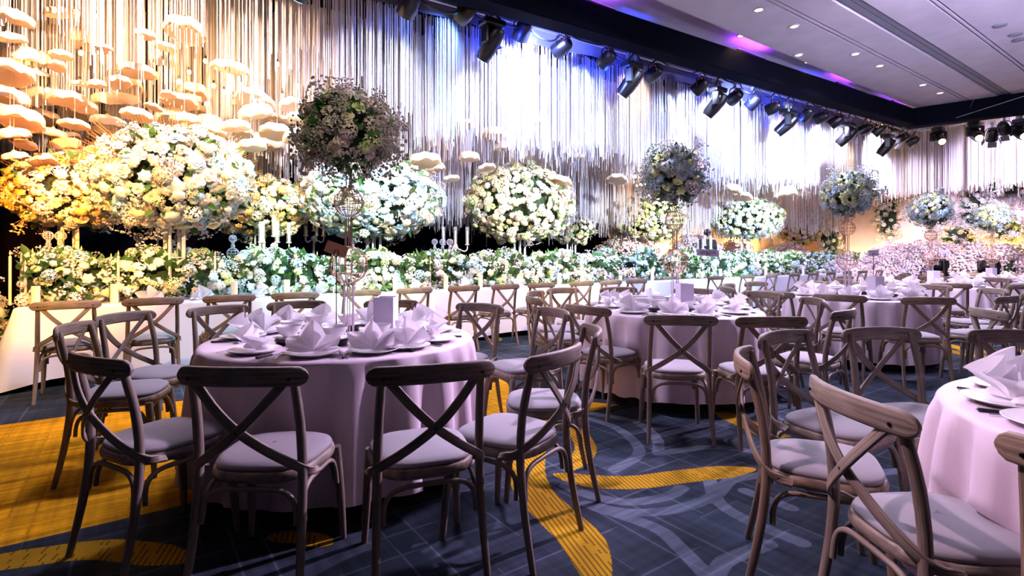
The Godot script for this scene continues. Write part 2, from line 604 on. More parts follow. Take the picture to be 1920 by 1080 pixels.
# Axminster carpet, 7 m a side: slate ground with broken grid lines, pale swirls, striped mustard ribbons (and, near, one mustard block)
func carpet_material(key: String, size: int, block: bool) -> void:
	var px := size / 7.0
	var ox := -2.0
	var oz := -6.0
	var swirl := PackedFloat32Array()
	swirl.resize(size * size)
	var gold := PackedFloat32Array()
	gold.resize(size * size)
	var swirls := [
		[0.075, [2.87, -3.16, 2.91, -2.82, 2.78, -2.49, 2.61, -2.32, 2.33, -2.25]], [0.075, [3.01, -3.15, 3.13, -2.81, 2.98, -2.48, 2.75, -2.27]],
		[0.075, [2.75, -2.27, 2.89, -2.23, 3.15, -2.13, 3.33, -1.86]], [0.075, [1.95, -2.25, 1.98, -2.07, 2.09, -1.91, 2.3, -1.84, 2.45, -1.86]],
		[0.075, [1.89, -2.02, 2.01, -1.83, 2.23, -1.72, 2.51, -1.7, 2.76, -1.76, 2.98, -1.7]], [0.075, [1.9, -1.98, 1.99, -1.67, 1.94, -1.48, 1.82, -1.2]],
		[0.075, [2.66, -1.83, 2.47, -1.65, 2.41, -1.45, 2.42, -1.2]], [0.075, [2.7, -1.64, 2.71, -1.40]], [0.075, [1.88, -1.27, 2.02, -1.31, 2.29, -1.28]],
		[0.075, [0.2, -2.2, 0.6, -2.0, 0.9, -1.6, 0.8, -1.2]], [0.075, [3.6, -3.3, 4.0, -3.0, 4.2, -2.5, 4.0, -2.0]], [0.075, [3.3, -1.4, 3.8, -1.2, 4.1, -0.7]], [0.075, [-0.6, -1.8, -0.2, -1.4, 0.1, -0.8]]]
	var ribbons := [
		[0.17, [2.0, -2.40, 2.11, -2.21, 2.3, -2.06, 2.63, -1.94, 3.02, -1.78]], [0.21, [2.2, -2.8, 1.93, -2.58, 1.76, -2.3, 1.69, -2.03, 1.63, -1.77, 1.46, -1.48]],
		[0.14, [2.68, -3.05, 2.53, -2.75, 2.38, -2.56, 2.1, -2.4]], [0.16, [-0.60, -3.09, -0.36, -3.02, -0.1, -2.91, 0.18, -2.61]],
		[0.2, [3.9, -2.6, 3.79, -2.3, 3.70, -2.05, 3.62, -1.76]], [0.10, [0.50, -2.62, 0.62, -2.52, 0.70, -2.40]], [0.2, [-1.5, -1.6, -1.0, -1.2, -0.3, -1.1]], [0.22, [3.4, -5.2, 3.9, -4.8, 4.4, -4.7]], [0.2, [4.3, -0.9, 4.6, -0.3, 4.4, 0.4]]]
	for pass_k in 2:
		var into := swirl if pass_k == 0 else gold
		for s in (swirls if pass_k == 0 else ribbons):
			var w: float = s[0] * px * 0.5
			var p: Array = s[1]
			var cv := Curve3D.new()
			var m := p.size() / 2
			for i in m:
				var a := Vector3((p[2 * i] - ox) * px, 0, (p[2 * i + 1] - oz) * px)
				var b0 := maxi(i - 1, 0)
				var b1 := mini(i + 1, m - 1)
				var t := Vector3(p[2 * b1] - p[2 * b0], 0, p[2 * b1 + 1] - p[2 * b0 + 1]) * px / 6.0
				cv.add_point(a, -t, t)
			cv.bake_interval = w * 0.3
			var pts := cv.get_baked_points()
			for i in pts.size():
				var e := float(i) / maxf(pts.size() - 1, 1)
				var ww := w * (sqrt(clampf(4.0 * e * (1.0 - e) * 1.6, 0.02, 1.0)) if pass_k == 1 else 1.0)
				var q := pts[i]
				for y in range(maxi(0, int(q.z - ww)), mini(size - 1, int(q.z + ww)) + 1):
					var h := sqrt(maxf(0.0, ww * ww - (y - q.z) * (y - q.z)))
					for x in range(maxi(0, int(q.x - h)), mini(size - 1, int(q.x + h)) + 1):
						into[y * size + x] = 1.0
		if pass_k == 0:
			swirl = into
		else:
			gold = into
	var n1 := noise_image(size, size, 0.006 * 1400.0 / size, 4, 31)
	var n2 := noise_image(size, 64, 0.09, 3, 32)
	n2.resize(size, size)
	var n3 := noise_image(64, size, 0.09, 3, 33)
	n3.resize(size, size)
	for im in [n1, n2, n3]:
		im.convert(Image.FORMAT_L8)
	var b1 := n1.get_data()
	var b2 := n2.get_data()
	var b3 := n3.get_data()
	var out := PackedByteArray()
	out.resize(size * size * 3)
	var r2 := RandomNumberGenerator.new()
	r2.seed = 5
	var col := PackedByteArray()
	var row := PackedByteArray()
	col.resize(size)
	row.resize(size)
	var at := 0.0
	while at < size:
		for t in maxi(1, int(px * 0.010)):
			col[mini(size - 1, int(at) + t)] = 1
		at += r2.randf_range(0.09, 0.26) * px
	at = 0.0
	while at < size:
		for t in maxi(1, int(px * 0.010)):
			row[mini(size - 1, int(at) + t)] = 1
		at += r2.randf_range(0.09, 0.26) * px
	var bx1 := int((3.25 - ox) * px)
	var bz0 := int((-5.5 - oz) * px)
	var bz1 := int((-3.2 - oz) * px)
	var sl := int(px * 0.028)
	for y in size:
		for x in size:
			var k := y * size + x
			var a := b1[k] / 255.0
			var s1 := b2[k] / 255.0
			var s2 := b3[k] / 255.0
			var l := 0.55 + 0.55 * a + 0.28 * (s1 - 0.5) + 0.28 * (s2 - 0.5)
			var c := Vector3(0.20, 0.235, 0.285) * l
			if (col[x] and s1 > 0.47) or (row[y] and s2 > 0.47):
				c = c.lerp(Vector3(0.44, 0.46, 0.52), 0.20 + 0.4 * a)
			if swirl[k] > 0.0:
				c = c.lerp(Vector3(0.39, 0.42, 0.48) * (0.75 + 0.5 * s2), 0.62)
			var edge_x := bx1 + int(60.0 * sin(y * 0.012))
			if gold[k] > 0.0:
				c = Vector3(0.66, 0.50, 0.09) * (0.75 + 0.4 * a)
				if (x + y / 3) % sl < sl / 3 and s1 + a > 0.80:
					c *= 0.38
			elif block and x < edge_x and y > bz0 and y < bz1:
				c = Vector3(0.82, 0.58, 0.07) * (0.72 + 0.35 * a + 0.25 * (s1 - 0.5) + 0.35 * (s2 - 0.5))
				if (col[x] and s2 > 0.55) or (row[y] and s1 > 0.55):
					c *= 0.82
			out[k * 3] = clampi(int(c.x * 255.0), 0, 255)
			out[k * 3 + 1] = clampi(int(c.y * 255.0), 0, 255)
			out[k * 3 + 2] = clampi(int(c.z * 255.0), 0, 255)
	var m := mat(key, Color.WHITE, 0.95)
	m.albedo_texture = ImageTexture.create_from_image(Image.create_from_data(size, size, false, Image.FORMAT_RGB8, out))
	m.metallic_specular = 0.2


# ---------------------------------------------------------------- room

func floor_rect(b: MB, x0: float, z0: float, x1: float, z1: float) -> void:
	var s := b.v.size()
	b.poly([Vector3(x0, 0, z0), Vector3(x1, 0, z0), Vector3(x1, 0, z1), Vector3(x0, 0, z1)], Vector3((x0 + x1) / 2, -1, (z0 + z1) / 2))
	for k in range(s, b.v.size()):
		b.uv[k] = Vector2((b.v[k].x + 2.0) / 7.0, (b.v[k].z + 6.0) / 7.0)


func slab(x0: float, x1: float, y0: float, y1: float, z0: float, z1: float) -> ArrayMesh:
	var b := MB.new()
	b.box(Vector3((x0 + x1) / 2, (y0 + y1) / 2, (z0 + z1) / 2), Vector3(x1 - x0, y1 - y0, z1 - z0), 0.005)
	return b.mesh()


func beam_between(a: Vector2, c: Vector2, y0: float, y1: float, thick: float, side: float) -> ArrayMesh:
	var b := MB.new()
	var d := (c - a).normalized()
	var o := Vector2(-d.y, d.x) * side
	var mid := (a + c) / 2 + o * thick / 2
	b.box(Vector3(mid.x, (y0 + y1) / 2, mid.y), Vector3((c - a).length(), y1 - y0, thick), 0.02, Basis(Vector3.UP, -d.angle()))
	return b.mesh()


func pleated(x0: float, x1: float, z: float, y0: float, y1: float, pitch: float, depth: float) -> ArrayMesh:
	var b := MB.new()
	var n := int((x1 - x0) / pitch * 6.0)
	var rows := []
	for i in 5:
		var r := PackedVector3Array()
		for j in n + 1:
			var x := x0 + (x1 - x0) * j / n
			r.append(Vector3(x, lerpf(y0, y1, i / 4.0), z + depth * sin(x / pitch * TAU + 0.7 * sin(x * 1.7)) * (1.0 - 0.12 * i)))
		rows.append(r)
	b.patch(rows)
	return b.mesh()


func build_room() -> void:
	var f := MB.new()
	floor_rect(f, -2, -6, 5, 1)
	struct("floor", f.mesh(), M.carpet_near)
	f = MB.new()
	floor_rect(f, -6, -12, 21, -6)
	floor_rect(f, -6, 1, 21, 6.2)
	floor_rect(f, -6, -6, -2, 1)
	floor_rect(f, 5, -6, 21, 1)
	struct("floor", f.mesh(), M.carpet_far)
	struct("floor", slab(-6.2, 21, -0.2, -0.01, -12, 6.2), M.wall_dark)
	struct("wall_left", slab(-6.15, -6, 0, 5.6, -12, 6.2), M.wall_dark)
	struct("wall_rear", slab(-6, 20.6, 0, 5.6, 6, 6.15), M.wall_dark)
	struct("wall_right", slab(20.5, 20.65, 0, 5.6, -12, 6.2), M.wall_beige)
	struct("wall_back", slab(-6, 20.5, 0, 5.6, -11.6, -11.45), M.wall_dark)
	struct("wall_stage", slab(11.3, 20.5, 0.0, 5.3, -11.4, -11.25), M.wall_beige)
	# ceiling: plaster fields with dark slots between them, a recessed grey band, and a cove by the beam
	for z in [[-5.25, -4.31], [-4.285, -4.235], [-4.21, -3.74], [-3.48, -2.92], [-2.895, -2.855], [-2.83, 6.0]]:
		struct("ceiling", slab(-6, 20.5, CEIL, CEIL + 0.12, z[0], z[1]), M.ceiling_paint)
	for z in [[-3.72, -3.615], [-3.605, -3.50]]:
		struct("ceiling", slab(-6, 20.5, CEIL + 0.03, CEIL + 0.12, z[0], z[1]), M.ceiling_grey)
	struct("ceiling", slab(-6, 20.5, CEIL + 0.22, CEIL + 0.30, -6.2, -5.25), M.ceiling_paint)
	struct("ceiling", slab(-6, 20.5, CEIL + 0.12, CEIL + 0.2, -5.25, 6.0), M.slot_black)
	struct("ceiling", slab(-6, 20.5, CEIL + 0.34, CEIL + 0.5, -11.5, -6.0), M.beam_black)
	struct("beam", beam_between(Vector2(-6, -6.386), Vector2(16.35, -5.227), 4.61, CEIL - 0.02, 0.34, -1.0), M.beam_black)
	struct("beam", beam_between(Vector2(16.3, -5.4), Vector2(19.1, 6.0), 4.58, CEIL - 0.005, 0.34, -1.0), M.beam_black)
	struct("stage_platform", slab(-5.5, 20.2, 0.0, 0.2, -11.2, -8.25), M.deck)
	var bc := pleated(-5.9, 11.5, -11.15, 0.2, 5.2, 0.28, 0.06)
	single("backdrop_curtain", bc, M.curtain_black, "black pleated backdrop curtain behind the flower trees", "curtain")
	# downlights
	var k := 0
	for p in [[7.84, -4.53], [8.89, -4.52], [9.01, -5.54], [10.23, -5.12], [11.05, -4.48], [11.38, -5.5], [12.14, -4.48], [14.06, -5.46], [14.28, -4.43], [15.32, -4.42], [15.95, -5.7]]:
		k += 1
		var y := CEIL if p[1] > -5.25 else CEIL + 0.22
		var t := thing("ceiling_downlight", "small round warm recessed ceiling downlight, %s from the left" % ordinal(k), "downlight", Vector3(p[0], y, p[1]), 0.0, "ceiling downlights")
		var b := MB.new()
		b.lathe([Vector2(0.085, 0.0), Vector2(0.085, -0.012), Vector2(0.062, -0.012), Vector2(0.055, 0.004)], 20)
		part("trim_ring", b.mesh(), M.ceiling_paint, t)
		b = MB.new()
		b.lathe([Vector2(0.0, -0.006), Vector2(0.058, -0.006)], 20)
		part("lamp_face", b.mesh(), M.downlight, t)
		spot(Vector3(p[0], y - 0.03, p[1]), Vector3(p[0], 0, p[1]), Color(1, 0.8, 0.62), 1.6, 60.0, 0.05)
	k = 0
	for p in [[11.61, -2.55], [12.31, -2.5], [12.65, -2.53]]:
		var b := MB.new()
		b.lathe([Vector2(0.09, 0.0), Vector2(0.09, -0.02), Vector2(0.05, -0.03), Vector2(0.0, -0.03)], 18)
		single("ceiling_speaker", b.mesh(), M.ceiling_grey, "small grey round ceiling fitting near the upper right corner, %s from the left" % ORD[k], "fitting", Vector3(p[0], CEIL, p[1]))
		k += 1
	# unseen purple strips on top of the beam, placed to light the cove
	k = 0
	for x in [5.6, 9.5, 13.0, 15.6]:
		var z: float = -5.79 + (x - 5.5) * 0.052 - 0.06
		var t := thing("unseen_cove_strip", "unseen purple light strip on top of the black beam, %s from the left" % ORD[k], "light strip", Vector3(x, CEIL - 0.02, z), 0.0, "unseen purple cove strips")
		var b := MB.new()
		b.box(Vector3(0, 0.02, 0), Vector3(0.9, 0.04, 0.05), 0.005)
		part("housing", b.mesh(), M.lamp_black, t)
		b = MB.new()
		b.box(Vector3(0, 0.044, 0), Vector3(0.86, 0.008, 0.035), 0.002)
		part("light_face", b.mesh(), M.unseen_purple_strip, t)
		area(Vector3(x, CEIL + 0.035, z), Vector3(x, CEIL + 1.0, z + 0.35), Color(0.60, 0.22, 0.95), 2.4, Vector2(0.86, 0.04))
		k += 1
	# unseen lilac ceiling panels placed to light the tables, unseen uplight for the ceiling
	k = 0
	for p in [[2.2, -4.75, 1.6, 0.5], [6.4, -3.9, 1.6, 0.5], [8.6, -2.2, 1.6, 0.5], [4.5, 2.6, 1.6, 0.5]]:
		var t := thing("unseen_ceiling_panel", "unseen lilac rectangular ceiling light panel %s" % ["above the near table", "above the second table", "above the second row of tables", "behind the camera"][k], "light panel", Vector3(p[0], CEIL, p[1]))
		var b := MB.new()
		b.box(Vector3(0, -0.02, 0), Vector3(p[2] + 0.06, 0.06, p[3] + 0.06), 0.01)
		part("frame", b.mesh(), M.lamp_black, t)
		b = MB.new()
		b.box(Vector3(0, -0.053, 0), Vector3(p[2], 0.008, p[3]), 0.002)
		part("light_face", b.mesh(), M.unseen_lamp_lilac, t)
		k += 1
	var u := thing("unseen_uplight", "unseen uplight on a stand beyond the right edge, placed to light the ceiling", "uplight", Vector3(9.8, 0, 1.3))
	var b := MB.new()
	b.lathe([Vector2(0.25, 0), Vector2(0.25, 0.03), Vector2(0.03, 0.05), Vector2(0.03, 2.0), Vector2(0.14, 2.02), Vector2(0.17, 2.2)], 16)
	part("stand", b.mesh(), M.lamp_black, u)
	b = MB.new()
	b.lathe([Vector2(0.16, 2.18), Vector2(0.0, 2.18)], 16)
	part("lens", b.mesh(), M.unseen_lamp_lilac, u)


func build_stage_cloths() -> void:
	# grey valance behind the lamps; the threads start at its lower edge
	var b := MB.new()
	var rows := []
	for i in 5:
		var r := PackedVector3Array()
		for j in 241:
			var x := -6.0 + 23.5 * j / 240.0
			r.append(Vector3(x, lerpf(4.76, 5.40, i / 4.0) + (0.03 * sin(x * 2.1) if i == 0 else 0.0), -6.95 + (x - 5.5) * 0.03 + 0.03 * sin(x * 5.0 + i * 0.8)))
		rows.append(r)
	b.patch(rows)
	single("valance_drape", b.mesh(), M.valance_grey, "long grey valance drape above the hanging threads, behind the lamps", "valance")


# ---------------------------------------------------------------- lighting bars

func moving_head(at: Vector3, aim: Vector3, lens: String, label: String, hang := 0.0) -> Vector3:
	var t := thing("moving_head_light", label, "stage light", at, 0.0, "stage lights on the bars")
	var b := MB.new()
	for s in [-0.1, 0.1]:
		b = MB.new()
		b.box(Vector3(s, 0.36, 0), Vector3(0.035, 0.12, 0.05), 0.006)
		b.tube([Vector3(s - 0.02, 0.42, 0), Vector3(s + 0.02, 0.42, 0)], 0.045, 10)
		part("clamp", b.mesh(), M.alu, t)
	if hang > at.y + 0.46:
		b = MB.new()
		b.tube([Vector3(0.0, 0.30, 0), Vector3(0.0, hang - at.y, 0)], 0.014, 8)
		part("drop_pipe", b.mesh(), M.alu, t)
	b = MB.new()
	b.box(Vector3(0, 0.25, 0), Vector3(0.36, 0.11, 0.24), 0.025)
	b.box(Vector3(0, 0.185, 0), Vector3(0.16, 0.04, 0.16), 0.01)
	part("base", b.mesh(), M.lamp_black, t)
	var yaw := atan2(aim.x, aim.z)
	var yb := Basis(Vector3.UP, yaw)
	b = MB.new()
	for s in [-1.0, 1.0]:
		b.box(yb * Vector3(s * 0.155, 0.05, 0), Vector3(0.05, 0.24, 0.13), 0.018, yb)
	b.box(yb * Vector3(0, 0.165, 0), Vector3(0.36, 0.05, 0.14), 0.018, yb)
	part("yoke", b.mesh(), M.lamp_black, t)
	var z := aim.normalized()
	var x := Vector3.UP.cross(z).normalized()
	var hb := Basis(x, z.cross(x), z)
	b = MB.new()
	var prof := PackedVector2Array()
	for k in 9:
		prof.append(Vector2.from_angle(TAU * k / 8.0 + PI / 8))
	var path := []
	for q in [-0.20, -0.17, -0.05, 0.10, 0.27, 0.30]:
		path.append(z * q)
	b.sweep(path, prof, [0.09, 0.115, 0.135, 0.135, 0.112, 0.10], hb.y)
	var hd := part("head", b.mesh(), M.lamp_black, t)
	b = MB.new()
	b.box(z * 0.2 + hb.y * 0.122, Vector3(0.09, 0.008, 0.12), 0.003, hb)
	part("side_panel", b.mesh(), M.lamp_panel, hd)
	b = MB.new()
	b.sweep([z * 0.298, z * 0.308], prof, [0.085, 0.08], hb.y)
	part("lens", b.mesh(), M[lens], hd)
	return at + z * 0.34


func par_can(at: Vector3, aim: Vector3, lens: String, label: String, doors := false, hang := 0.0) -> Vector3:
	var t := thing("par_can_light", label, "stage light", at, 0.0, "stage lights on the bars")
	var b := MB.new()
	b.box(Vector3(0, 0.24, 0), Vector3(0.03, 0.10, 0.05), 0.006)
	b.tube([Vector3(-0.025, 0.29, 0), Vector3(0.025, 0.29, 0)], 0.042, 10)
	part("clamp", b.mesh(), M.alu, t)
	if hang > at.y + 0.33:
		b = MB.new()
		b.tube([Vector3(0.0, 0.28, 0), Vector3(0.0, hang - at.y, 0)], 0.014, 8)
		part("drop_pipe", b.mesh(), M.alu, t)
	var yaw := atan2(aim.x, aim.z)
	var yb := Basis(Vector3.UP, yaw)
	b = MB.new()
	var path := []
	for k in 9:
		var a := PI * k / 8.0
		path.append(yb * Vector3(-0.145 * cos(a), 0.19 * pow(sin(a), 0.6), 0))
	b.tube(path, 0.011, 6)
	part("yoke", b.mesh(), M.lamp_black, t)
	var z := aim.normalized()
	var x := Vector3.UP.cross(z).normalized()
	var hb := Basis(x, z.cross(x), z)
	b = MB.new()
	var prof := PackedVector2Array()
	for k in 13:
		prof.append(Vector2.from_angle(TAU * k / 12.0))
	var pts := []
	for q in [-0.17, -0.16, -0.12, -0.02, 0.0, 0.13, 0.13]:
		pts.append(z * (q + 0.0001 * pts.size()))
	b.sweep(pts, prof, [0.05, 0.08, 0.105, 0.118, 0.127, 0.127, 0.11], hb.y)
	for k in 3:
		b.box(z * (-0.15 + 0.04 * k) + hb.y * 0.1, Vector3(0.13, 0.03, 0.012), 0.003, hb)
	var can := part("can", b.mesh(), M.lamp_black, t)
	b = MB.new()
	b.sweep([z * 0.118, z * 0.126], prof, [0.10, 0.098], hb.y)
	part("lens", b.mesh(), M[lens], can)
	b = MB.new()
	b.ball(-z * 0.13 + x * 0.075 + hb.y * 0.05, Vector3.ONE * 0.012, 6, 4)
	part("status_led", b.mesh(), M.red_led, can)
	if doors:
		for q in [[1, 0], [-1, 0], [0, 1], [0, -1]]:
			b = MB.new()
			var o: Vector3 = x * q[0] + hb.y * q[1]
			var db := Basis(z.cross(o), o, z).rotated(z.cross(o), 0.45)
			b.box(z * 0.18 + o * 0.16, Vector3(0.17, 0.006, 0.13), 0.002, db)
			part("barn_door", b.mesh(), M.lamp_panel, t)
	return at + z * 0.17


func build_truss() -> void:
	var t := thing("lighting_truss", "long aluminium lighting truss hanging behind the black beam", "truss", Vector3(0, 0, 0))
	var a := Vector3(-3.0, 4.84, -6.85)
	var c := Vector3(18.3, 4.84, -5.75)
	var d := c - a
	for o in [Vector3(0, 0, 0), Vector3(0, 0.16, 0), Vector3(0, 0.16, -0.2), Vector3(0, 0, -0.2)]:
		var b := MB.new()
		b.tube([a + o, c + o], 0.024, 8)
		part("chord", b.mesh(), M.alu, t)
	var b := MB.new()
	for k in 70:
		var p := a + d * (k / 70.0)
		var q := a + d * ((k + 1) / 70.0)
		b.tube([p + Vector3(0, 0.16 * (k % 2), 0), q + Vector3(0, 0.16 * ((k + 1) % 2), 0)], 0.009, 5, false)
	part("lattice_bracing", b.mesh(), M.alu, t).set_meta("kind", "stuff")
	t = thing("lighting_truss", "shorter lighting truss across the far right end of the hall", "truss")
	a = Vector3(17.95, 4.76, -5.6)
	c = Vector3(17.75, 4.76, -2.4)
	for o in [Vector3.ZERO, Vector3(0, 0.16, 0)]:
		b = MB.new()
		b.tube([a + o, c + o], 0.024, 8)
		part("chord", b.mesh(), M.alu, t)
	b = MB.new()
	for k in 16:
		b.tube([a.lerp(c, k / 16.0) + Vector3(0, 0.16 * (k % 2), 0), a.lerp(c, (k + 1) / 16.0) + Vector3(0, 0.16 * ((k + 1) % 2), 0)], 0.009, 5, false)
	part("lattice_bracing", b.mesh(), M.alu, t).set_meta("kind", "stuff")
	# lamps: kind, x, y, z, colour of the beam, energy
	var fx := [
		["M", 1.66, 4.62, -6.52, "cyan", 30.0], ["P", 2.95, 4.57, -6.43, "white", 16.0], ["P", 3.78, 4.68, -6.39, "blue", 12.0], ["M", 4.22, 4.38, -6.37, "white", 34.0], ["P", 4.74, 4.65, -6.34, "white", 14.0],
		["P", 5.48, 4.55, -6.30, "white", 20.0], ["P", 6.42, 4.54, -6.25, "cool", 14.0], ["M", 7.0, 4.29, -6.22, "cool", 34.0], ["P", 7.54, 4.51, -6.19, "warm", 12.0], ["P", 8.77, 4.48, -6.13, "cool", 16.0],
		["M", 9.29, 4.25, -6.10, "cool", 34.0], ["P", 9.84, 4.45, -6.07, "white", 18.0], ["P", 10.45, 4.44, -6.04, "cyan", 12.0], ["P", 11.16, 4.43, -6.01, "white", 16.0], ["M", 11.72, 4.17, -5.98, "cool", 34.0],
		["P", 12.45, 4.47, -5.94, "white", 20.0], ["P", 13.08, 4.49, -5.91, "warm", 12.0], ["P", 13.72, 4.48, -5.87, "cool", 14.0], ["M", 14.3, 4.22, -5.84, "white", 34.0], ["P", 15.2, 4.49, -5.80, "white", 16.0],
		["P", 15.83, 4.53, -5.76, "warm", 14.0], ["M", 16.36, 4.19, -5.74, "cool", 30.0], ["D", 17.23, 4.49, -5.69, "white", 18.0], ["P", 17.89, 4.47, -5.66, "white", 18.0]]
	var colors := {"white": Color(0.84, 0.86, 1.0), "cool": Color(0.64, 0.74, 1.0), "cyan": Color(0.45, 0.85, 1.0), "blue": Color(0.35, 0.5, 1.0), "warm": Color(1.0, 0.82, 0.62)}
	var k := 0
	for q in fx:
		k += 1
		var at := Vector3(q[1], q[2], q[3] - 0.12)
		var cc: Color = colors[q[4]]
		if q[0] == "M":
			var aim := Vector3(-0.25 + 0.1 * sin(k * 2.0), -0.75 + 0.12 * cos(k * 1.3), -0.62)
			var lens := moving_head(at, aim, "lens_cool", "black moving-head stage light, %s lamp from the left under the black beam" % ordinal(k), 4.83)
			spot(lens, lens + aim, cc, q[5] * 0.55, 26.0)
		else:
			var aim := Vector3(0.2 * sin(k * 1.7), -0.42 + 0.2 * sin(k * 2.3), -0.8)
			var lens := par_can(at, aim, "lens_warm" if q[4] == "warm" else "lens_cool", "black par can stage light, %s lamp from the left under the black beam" % ordinal(k), q[0] == "D", 4.83)
			spot(lens, lens + aim, cc, q[5] * 0.36, 50.0)
	# lamps over the right end of the hall, two of them lit towards the camera
	k = 0
	for q in [["M", 17.9, 4.45, -5.2, Vector3(-0.85, -0.5, 0.55)], ["M", 17.48, 4.37, -4.32, Vector3(-0.8, -0.6, 0.5)], ["D", 17.31, 4.24, -3.95, Vector3(0.6, -0.7, -0.2)], ["D", 17.3, 4.36, -3.72, Vector3(0.7, -0.6, 0.1)], ["M", 17.35, 4.22, -3.45, Vector3(-0.8, -0.5, 0.45)]]:
		k += 1
		var at := Vector3(q[1], q[2], q[3])
		if q[0] == "M":
			var lens := moving_head(at, q[4], "lens_warm", "moving-head light with glowing lens, %s lamp on the right-hand truss" % ORD[k - 1])
			spot(lens, Vector3(lens.x - 5.0, 0.7, lens.z + 1.4), LILAC, 26.0, 30.0)
		else:
			var lens := par_can(at, q[4], "lens_warm", "par can with open barn doors, %s lamp on the right-hand truss" % ORD[k - 1], true)
			spot(lens, Vector3(19.5, 3.6, lens.z), Color(0.92, 0.84, 1.0), 15.0, 46.0)
	k = 0
	for q in UNSEEN_FRONT_LAMPS:  # lamps out of view, given the same body as the bar lamps
		k += 1
		moving_head(q[0], q[1] - q[0], "lens_cool", "unseen moving-head light above the guests, %s of those lighting stage and tables" % ordinal(k))
	# sagging black cables between the lamps and two thin steel wires
	for j in fx.size() - 1:
		var p0 := Vector3(fx[j][1], 4.80, fx[j][3] - 0.03)
		var p1 := Vector3(fx[j + 1][1], 4.80, fx[j + 1][3] - 0.03)
		var sag: float = 0.10 + 0.16 * absf(sin(j * 1.9))
		var path := []
		for s in 11:
			var u := s / 10.0
			path.append(p0.lerp(p1, u) - Vector3(0, sag * 4.0 * u * (1.0 - u), 0.02 * sin(u * 9.0)))
		b = MB.new()
		b.tube(path, 0.013, 6)
		single("lamp_cable", b.mesh(), M.cable, "black cable sagging under the beam after the %s lamp from the left" % ordinal(j + 1), "cable", Vector3.ZERO, 0.0, "lamp cables")
	for w in [[Vector3(16.9, 4.56, -5.5), Vector3(15.4, 4.99, -1.2), "thin pale wire slanting along the right-hand dark beam"], [Vector3(17.2, 4.60, -4.5), Vector3(16.2, 5.04, -4.0), "short thin wire crossing down from the ceiling to the right truss"]]:
		b = MB.new()
		b.tube([w[0], w[1]], 0.007, 6)
		single("steel_wire", b.mesh(), M.alu, w[2], "wire")
	for j in 3:
		var x: float = [4.9, 8.9, 11.9][j]
		var z := -6.4 + (x - 4.9) * 0.052
		var path := []
		for s in 9:
			var u := s / 8.0 * PI
			path.append(Vector3(x - 0.05 * cos(u), 4.55 - 0.14 * sin(u), z))
		b = MB.new()
		b.tube(path, 0.006, 5)
		single("safety_cable", b.mesh(), M.cable, "small looped safety cable hanging at a stage lamp, %s from the left" % ORD[j], "cable", Vector3.ZERO, 0.0, "safety loops")


# ---------------------------------------------------------------- threads, parasols, bulbs

func thread_curtain(called: String, label: String, a: Vector3, c: Vector3, count: int, thick: Vector2, bottom: float, ragged: float, gap: float, sd: int) -> void:
	var fn := FastNoiseLite.new()
	fn.seed = sd
	fn.frequency = 1.3
	var b := MB.new()
	var rows := []
	for y in [0.0, -1.0]:
		var r := PackedVector3Array()
		for k in 5:
			r.append(Vector3(cos(TAU * k / 4), y, sin(TAU * k / 4)))
		rows.append(r)
	b.patch(rows, true)
	var xfs := []
	var ln := (c - a).length()
	var tries := 0
	while xfs.size() < count and tries < count * 4:
		tries += 1
		var u := rng.randf()
		var p := a.lerp(c, u)
		var g := fn.get_noise_1d(u * ln * 1.5) + 0.5 * fn.get_noise_1d(u * ln * 6.0 + 50.0)
		if g < gap and rng.randf() < 0.86:
			continue
		var w := rng.randf_range(thick.x, thick.y)
		var low := bottom + ragged * fn.get_noise_1d(u * ln * 0.7 + 300.0) + rng.randf_range(-0.12, 0.12) * (1.0 + ragged)
		if rng.randf() < 0.06:
			low -= rng.randf_range(0.05, 0.3)
		p += Vector3(0, 0, rng.randf_range(-0.06, 0.06))
		xfs.append(Transform3D(Basis.from_scale(Vector3(w, p.y - low, w)), p))
	var o := many(called, b.mesh(), M.thread, xfs, self)
	o.name = numbered(called)
	tag(o, label, "thread curtain")


func build_threads() -> void:
	# dense hanging rows for the middle and right, looser ones for the left where the parasols hang
	var n := 0
	for z in [-7.05, -7.4, -7.8, -8.3, -8.8, -9.3, -9.8, -10.3]:
		thread_curtain("thread_curtain", "white hanging threads over the right half of the stage, %s row back" % ORD[n], Vector3(3.6, 4.78, z), Vector3(19.6, 4.78, z + 0.45), 1500 if n == 0 else 950, Vector2(0.0035, 0.008), [3.15, 3.1, 3.05, 3.0, 2.1, 2.0, 1.95, 1.95][n], [0.15, 0.15, 0.2, 0.2, 0.4, 0.4, 0.4, 0.4][n], -2.0 if n == 0 else -0.22, 40 + n)
		n += 1
	n = 0
	for z in [-7.6, -8.3, -9.0, -9.6, -10.2, -10.8]:
		thread_curtain("thread_curtain", "cream hanging threads over the left of the stage among the parasols, %s row back" % ORD[n], Vector3(-2.6, 5.35, z), Vector3(4.4, 5.35, z), [260, 340, 460, 520, 600, 600][n], Vector2(0.004, 0.010), [3.7, 3.4, 3.2, 3.0, 2.6, 2.5][n], 0.8, -0.12, 60 + n)
		n += 1
	n = 0
	for x in [19.3, 19.7, 20.0]:
		thread_curtain("thread_curtain", "pale lilac hanging threads before the right-hand wall, %s row back" % ORD[n], Vector3(x, 5.1, -7.4), Vector3(x - 0.1, 5.1, -1.5), 520, Vector2(0.005, 0.011), 3.18, 0.1, -0.2, 80 + n)
		n += 1


